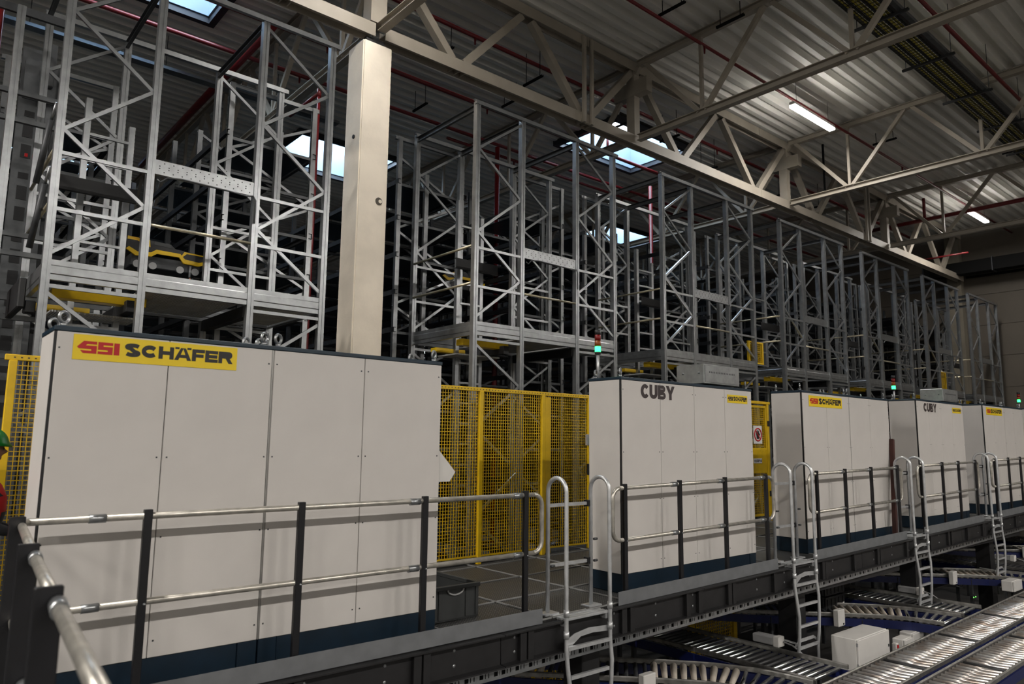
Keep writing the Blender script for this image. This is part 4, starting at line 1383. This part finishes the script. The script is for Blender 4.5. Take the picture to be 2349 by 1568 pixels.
conv_x('long roller conveyor with brightly lit worn rollers at the lower right', 3.44, 3.96, 7.4, 19.5, True)
conv_x('long roller conveyor at the very lower right corner', 2.84, 3.32, 8.0, 19.0, True)


def conv_path(t, pts, hw, pitch, matf, zoff=0.0):
    """conveyor along a polyline of (x,y): guide rails, blue side beams, rollers"""
    P2 = [Vector((p[0], p[1], 0)) for p in pts]
    Ls = [0]
    for a, b in zip(P2[:-1], P2[1:]): Ls.append(Ls[-1]+(b-a).length)

    def at(s):
        for i in range(len(P2)-1):
            if s <= Ls[i+1] or i == len(P2)-2:
                u = (s-Ls[i])/(Ls[i+1]-Ls[i])
                return P2[i].lerp(P2[i+1], u), i
    fine = [at(Ls[-1]*q/40)[0] for q in range(41)]
    tang = []
    for i in range(41): tang.append((fine[min(i+1, 40)]-fine[max(i-1, 0)]).normalized())
    for sd in (-1, 1):
        line, line2 = [], []
        for p, tg in zip(fine, tang):
            n = Vector((tg.y, -tg.x, 0))
            q = p+n*hw*sd
            line.append((q.x, q.y, ZK+zoff+dz(q.x)-.005))
            q2 = p+n*(hw+.015)*sd
            line2.append((q2.x, q2.y, ZK+zoff+dz(q2.x)-.10))
        P(t, 'guide_rail', sweep_me(line, PROF['guide'], 'conv_rail'))
        P(t, 'side_beam', sweep_me(line2, [(-.012, -.055), (.012, -.055), (.012, .055), (-.012, .055)], 'conv_blue'))
    s, k = pitch, 0
    while s < Ls[-1]-.02:
        p, i = at(s)
        j = min(int(s/Ls[-1]*40), 40)
        n = Vector((tang[j].y, -tang[j].x, 0))
        z = ZK+zoff+dz(p.x)-.03
        m, ra, rb = matf(s/Ls[-1], k)
        a, b = p-n*(hw-.03), p+n*(hw-.03)
        roller(t, (a.x, a.y, z), (b.x, b.y, z), ra, m, rb)
        s += pitch
        k += 1
    for q in (.1, .4, .7, .95):
        p, i = at(Ls[-1]*q)
        j = min(int(q*40), 40)
        n = Vector((tang[j].y, -tang[j].x, 0))
        for sd in (-1, 1):
            c = p+n*(hw-.0)*sd
            bar(t, 'leg', (c.x, c.y, FLOOR_Z), (c.x, c.y, ZK+zoff+dz(c.x)-.06), 'sq50', 'galv_dark')


kl = ['nearest', 'second', 'third', 'fourth']
for k in range(4):
    o = (0, 4.37, 9.15, 13.5)[k]
    t = thing('cross_conveyor', 'straight roller conveyor passing under the walkway, %s of its kind' % kl[k], 'conveyor', (8.1+o, 5, ZK+dz(8.1+o)), 'straight cross conveyors')
    conv_path(t, [(8.12+o, 4.05), (8.10+o, 7.6)], .37, .095, lambda u, i: ('roller_dark', .024, .024) if (i % 13) in (6, 7, 8, 9) else ('roller_steel', .024, .024))
    # motor box on the far guide rail
    mb_ = thing('motor_box', 'grey motor box on the side rail of the %s straight cross conveyor' % kl[k], 'motor', (8.56+o, 5.1, ZK+dz(8.5+o)), 'motor boxes on the cross conveyors')
    z = ZK+dz(8.5+o)
    box(mb_, 'housing', 8.50+o, 8.64+o, 4.98, 5.26, z+.03, z+.13, 'box_grey', .012)
    box(mb_, 'end_cap', 8.50+o, 8.64+o, 4.90, 4.98, z+.02, z+.14, 'box_white', .008)
    P(mb_, 'cable', path_me([(8.6+o, 4.90, z+.08), (8.64+o, 4.8, z+.05), (8.66+o, 4.7, z-.02), (8.66+o, 4.62, z-.1)], .01, 'box_grey', 6))
    # curved infeed
    o = (0, 4.33, 8.8, 13.2)[k]
    t = thing('curved_conveyor', 'curved roller conveyor with beige tapered rollers, %s of its kind' % kl[k], 'conveyor', (6.9+o, 5, ZK+dz(6.9+o)), 'curved cross conveyors')
    pts = [(5.27+o, 7.65), (5.32+o, 7.4), (5.5+o, 6.95), (5.85+o, 6.46), (6.35+o, 5.86), (6.8+o, 5.34), (7.1+o, 4.95), (7.3+o, 4.55), (7.36+o, 4.2), (7.36+o, 4.05)]

    def mf(u, i):
        if .62 < u < .86: return ('roller_cone', .042, .026)
        if .14 < u < .36: return ('roller_cone', .026, .042)
        if u > .86: return ('roller_steel', .024, .024)
        return ('roller_dark', .024, .024) if i % 5 < 2 else ('galv_dark', .024, .024)
    conv_path(t, pts, .33, .105, mf)
    # boxes hung on the curve
    jb = thing('junction_box', 'white square junction box on the side of the %s curved conveyor' % kl[k], 'junction box', (6.2+o, 5.4, ZK+dz(6.2+o)-.1), 'junction boxes on the curved conveyors')
    z = ZK+dz(6.3+o)
    x, y = 6.38+o, 5.22
    box(jb, 'case', x-.1, x+.1, y-.05, y+.03, z-.14, z+.09, 'box_white', .008)
    box(jb, 'button', x+.03, x+.06, y-.056, y-.049, z-.12, z-.10, 'crate_black')
    P(jb, 'cable', path_me([(x+.1, y-.01, z+.03), (x+.2, y-.08, z+.0), (x+.26, y-.1, z-.12), (x+.2, y-.08, z-.22), (x+.08, y-.02, z-.18)], .008, 'crate_grey', 6))

# further dark conveyors far right
for k, y in enumerate((8.28,)):
    t = thing('far_conveyor', 'dark roller conveyor deep under the walkway', 'conveyor', (12, y, ZK), 'conveyors deep under the walkway')
    q = 6.0
    while q < 26:
        e = q+4
        for s in (-.3, .3):
            bar(t, 'guide_rail', (q, y+s, ZK-.28+dz(q)), (e-.02, y+s, ZK-.28+dz(e)), 'guide', 'conv_rail')
            bar(t, 'side_beam', (q, y+s, ZK-.38+dz(q)), (e-.02, y+s, ZK-.38+dz(e)), 'cblue', 'conv_blue', (0, 1, 0))
        q = e
    x = 9.0
    while x < 22:
        roller(t, (x, y-.28, ZK-.3+dz(x)), (x, y+.28, ZK-.3+dz(x)), .024, 'galv_dull')
        x += .14

# ---- white control boxes between the conveyors
def wbox(label, x0, x1, y0, y1, z0, z1, door=True):
    t = thing('control_box', label, 'control box', ((x0+x1)/2, (y0+y1)/2, z0))
    box(t, 'case', x0, x1, y0+.03, y1, z0, z1, 'box_white', .008)
    box(t, 'door', x0+.005, x1-.005, y0, y0+.028, z0+.005, z1-.005, 'box_white', .006)
    if door:
        for z in (z0+.06, z1-.08): box(t, 'hinge', x0-.004, x0+.01, y0+.005, y0+.028, z, z+.04, 'box_grey')
        box(t, 'lock', x1-.05, x1-.03, y0-.006, y0+.001, (z0+z1)/2-.015, (z0+z1)/2+.015, 'crate_black')
    for q in ((x0+.05), (x1-.05)): bar(t, 'stand', (q, y1-.05, FLOOR_Z), (q, y1-.05, z0), 'sq30', 'galv_dark')
    return t


wbox('large white control box between the near conveyors', 9.13, 10.0, 4.22, 4.56, -1.16, -.78)
wbox('white control box right of the large white box, nearer one of the pair', 10.62, 10.90, 4.28, 4.45, -1.24, -1.03, False)
wbox('white control box right of the large white box, farther one of the pair', 11.1, 11.46, 4.36, 4.55, -1.22, -1.04, False)
wbox('white control box beside the far end of the bright conveyor', 15.3, 15.75, 4.28, 4.48, -.98, -.80, False)
t = thing('isolator_switch', 'small red and white isolator beside the large white control box', 'switch', (10.35, 4.3, -1.2))
box(t, 'case', 10.31, 10.39, 4.27, 4.33, -1.22, -1.02, 'box_white', .01)
box(t, 'red_button', 10.33, 10.37, 4.262, 4.271, -1.08, -1.04, 'sign_red')

# ---- black crates stacked under the walkway
for k, (x0, z0) in enumerate(((11.0, -.98), (11.0, -.72))):
    t = thing('black_crate', 'black plastic crate under the walkway, %s one of the stack' % ('lower' if k == 0 else 'upper'), 'crate', (x0+.3, 5.8, z0))
    y0, y1, x1 = 5.55, 5.95, x0+.62
    for a in ((x0, x1, y0, y0+.015), (x0, x1, y1-.015, y1), (x0, x0+.015, y0+.015, y1-.015), (x1-.015, x1, y0+.015, y1-.015)): box(t, 'wall', *a, z0, z0+.24, 'crate_black')
    box(t, 'base', x0+.015, x1-.015, y0+.015, y1-.015, z0, z0+.01, 'crate_black')
    for q in range(5): box(t, 'rib', x0+.06+q*.12, x0+.08+q*.12, y0-.01, y0, z0+.02, z0+.21, 'crate_black')
    box(t, 'rim', x0-.012, x1+.012, y0-.014, y0, z0+.215, z0+.24, 'crate_black')
    if k == 0: box(t, 'label_tag', x1-.10, x1-.05, y0-.016, y0-.0145, z0+.06, z0+.12, 'white_print')
# ---- lower yellow fences
for lab, x0, x1, y in (('yellow mesh fence at floor level under the second cross conveyor', 9.9, 11.1, 7.2), ('yellow mesh fence at floor level under the nearest cross conveyor', 6.6, 7.7, 7.2)):
    t = thing('floor_fence', lab, 'fence', ((x0+x1)/2, y, FLOOR_Z), 'yellow fences at floor level')
    for x in (x0, x1): box(t, 'post', x-.05, x+.05, y-.03, y+.03, FLOOR_Z, FLOOR_Z+.85, 'fence_yellow', .004)
    P(t, 'wire_mesh', wires(('ff', x0), x0+.05, x1-.05, FLOOR_Z+.1, FLOOR_Z+.8, y, .05, .005), kind='stuff')
# ---- small green status lights
SLB = ['tiny green light under the strut edge right of the nearer dark-lettered cabinet', 'tiny green light beside the second ladder', 'tiny green light left of the third ladder, leftmost of three', 'tiny green light left of the third ladder, middle of three',
       'tiny green light left of the third ladder, rightmost of three', 'tiny green light right of the third ladder, left of two', 'tiny green light right of the third ladder, right of two']
for i, (x, y, z) in enumerate(((9.3, 6.9, -1.22), (12.0, 5.95, -1.05), (14.3, 5.7, -1.0), (14.45, 5.7, -1.0), (14.55, 5.7, -1.0), (15.2, 4.9, -1.15), (15.3, 4.9, -1.15))):
    t = thing('status_light', SLB[i], 'light', (x, y, z), 'green status lights')
    box(t, 'case', x-.03, x+.03, y, y+.04, z-.03, z+.03, 'crate_black', .004)
    P(t, 'lens', dome_me(.01, .008, 'led_green_small'), Matrix.Translation((x, y, z)) @ ROT_FRONT)

# ================================================================== person at the left edge
def person():
    px, py = .465, 5.92
    t = thing('person', 'person in green hard hat and red top standing behind the corner railing, facing right', 'person', (px, py, 0))
    bm = bmesh.new()
    pts, rad, edges_ = [], [], []

    def add(p, r, link_=None):
        pts.append(p); rad.append(r)
        if link_ is not None: edges_.append((link_, len(pts)-1))
        return len(pts)-1
    pel = add((0, 0, .84), .15)
    wa = add((.04, 0, .98), .155, pel)
    ch = add((.055, 0, 1.14), .168, wa)
    sh = add((.03, 0, 1.27), .12, ch)
    nk = add((.03, 0, 1.33), .052, sh)
    add((.035, 0, 1.40), .055, nk)
    for s in (-1, 1):
        hip = add((0, .085*s, .78), .10, pel)
        kn = add((.03, .095*s, .44), .065, hip)
        an = add((-.02, .10*s, .09), .045, kn)
        ft = add((.06, .11*s, .04), .042, an)
        add((.15, .12*s, .035), .038, ft)
        so = add((.03, .17*s, 1.235), .062, sh)
        el = add((.06, .21*s, .985), .046, so)
        wr_ = add((.20, .15*s, .93), .034, el)
        hd = add((.255, .135*s, .925), .032, wr_)
        # fingers: four unequal, curled over the object held; thumb from the side of the palm
        for q, (off, ln) in enumerate(((-.024, .030), (-.008, .036), (.008, .033), (.024, .026))):
            f1_ = add((.285, .135*s+off, .925), .0095, hd)
            f2_ = add((.285+ln, .135*s+off, .915), .009, f1_)
            add((.285+ln*1.15, .135*s+off, .890), .008, f2_)
        t1 = add((.262, .135*s-.036*s, .94), .010, hd)
        add((.292, .135*s-.046*s, .945), .009, t1)
    me = bpy.data.meshes.new('body')
    me.from_pydata(pts, edges_, [])
    o = bpy.data.objects.new('tmp', me)
    COL.objects.link(o)
    md = o.modifiers.new('skin', 'SKIN')
    for i, r in enumerate(rad):
        sv = me.skin_vertices[0].data[i]
        sv.radius = (r, r)
        sv.use_root = (i == 0)
    sb = o.modifiers.new('sub', 'SUBSURF')
    sb.levels = sb.render_levels = 1
    dg = bpy.context.evaluated_depsgraph_get()
    bme = bpy.data.meshes.new_from_object(o.evaluated_get(dg))
    bpy.data.objects.remove(o)
    # head: shaped ellipsoid with brow, nose, lips and chin, welded into the same mesh
    hb = bmesh.new()
    hb.from_mesh(bme)
    hv = bmesh.ops.create_uvsphere(hb, u_segments=40, v_segments=32, radius=1.0)['verts']
    for v in hv:
        x, y, z = v.co
        q = Vector((x*.098, y*.076, z*.118))
        if z < -.1: q.x *= 1-.10*(-z); q.y *= 1-.25*(-z-.1)
        if x > .4:
            w = math.exp(-((y/.16)**2))
            q.x += w*(.026*math.exp(-((z+.12)/.13)**2) + .010*math.exp(-((z+.52)/.10)**2) + .010*math.exp(-((z+.80)/.14)**2) + .006*math.exp(-((z-.22)/.1)**2))
            q.x -= .008*math.exp(-((z-.05)/.08)**2)*math.exp(-((abs(y)-.35)/.15)**2)
        if abs(y) > .9 and -.25 < z < .2: q.y *= 1.14
        v.co = q+Vector((.045, 0, 1.455))
    hb.to_mesh(bme)
    hb.free()
    bme.materials.clear()
    for m in ('skin', 'cloth_red', 'cloth_dark'): bme.materials.append(MATS[m])
    for p in bme.polygons:
        c = p.center
        arm = abs(c.y) > .155 or (c.x > .12 and c.z < 1.05)
        if c.z > 1.32: k = 0
        elif c.x > .23 and c.z > .8: k = 0
        elif c.z < .88 or (arm and c.z < 1.2): k = 2
        else: k = 1
        p.material_index = k
        p.use_smooth = True
    P(t, 'body', bme, (px, py, 0))
    # hard hat with brim and peak, hair below it
    hm = bmesh.new()
    bmesh.ops.create_uvsphere(hm, u_segments=28, v_segments=16, radius=1.0)
    bmesh.ops.delete(hm, geom=[v for v in hm.verts if v.co.z < -.05], context='VERTS')
    for v in hm.verts:
        x, y, z = v.co
        v.co = (x*.125, y*.105, max(z, 0)*.112)
        if z < .06: v.co.x *= 1.06; v.co.y *= 1.08
        if z < .06 and x > .3: v.co.x += .02*(x-.3)
        if abs(y) < .16 and z > .1: v.co.z += .008
    hme = bpy.data.meshes.new('hat'); hm.to_mesh(hme); hm.free()
    hme.materials.append(MATS['helmet_green'])
    for p in hme.polygons: p.use_smooth = True
    hat = P(t, 'hard_hat', hme, Matrix.Translation((px+.045, py, 1.485)) @ Matrix.Rotation(math.radians(4), 4, 'Y'))
    sm = hat.modifiers.new('thick', 'SOLIDIFY'); sm.thickness = .006
    hr = bmesh.new()
    bmesh.ops.create_uvsphere(hr, u_segments=20, v_segments=14, radius=1.0)
    bmesh.ops.delete(hr, geom=[v for v in hr.verts if v.co.x > .25 or v.co.z > .45], context='VERTS')
    for v in hr.verts: v.co = (v.co.x*.104, v.co.y*.084, v.co.z*.10)
    hrm = bpy.data.meshes.new('hair'); hr.to_mesh(hrm); hr.free(); hrm.materials.append(MATS['hair'])
    P(t, 'hair', hrm, (px+.04, py, 1.47))
    for s in (-1, 1): P(t, 'eye', dome_me(.009, .006, 'crate_black'), Matrix.Translation((px+.138, py+.03*s, 1.462)) @ Matrix.Rotation(PI/2, 4, 'Y'))


person()
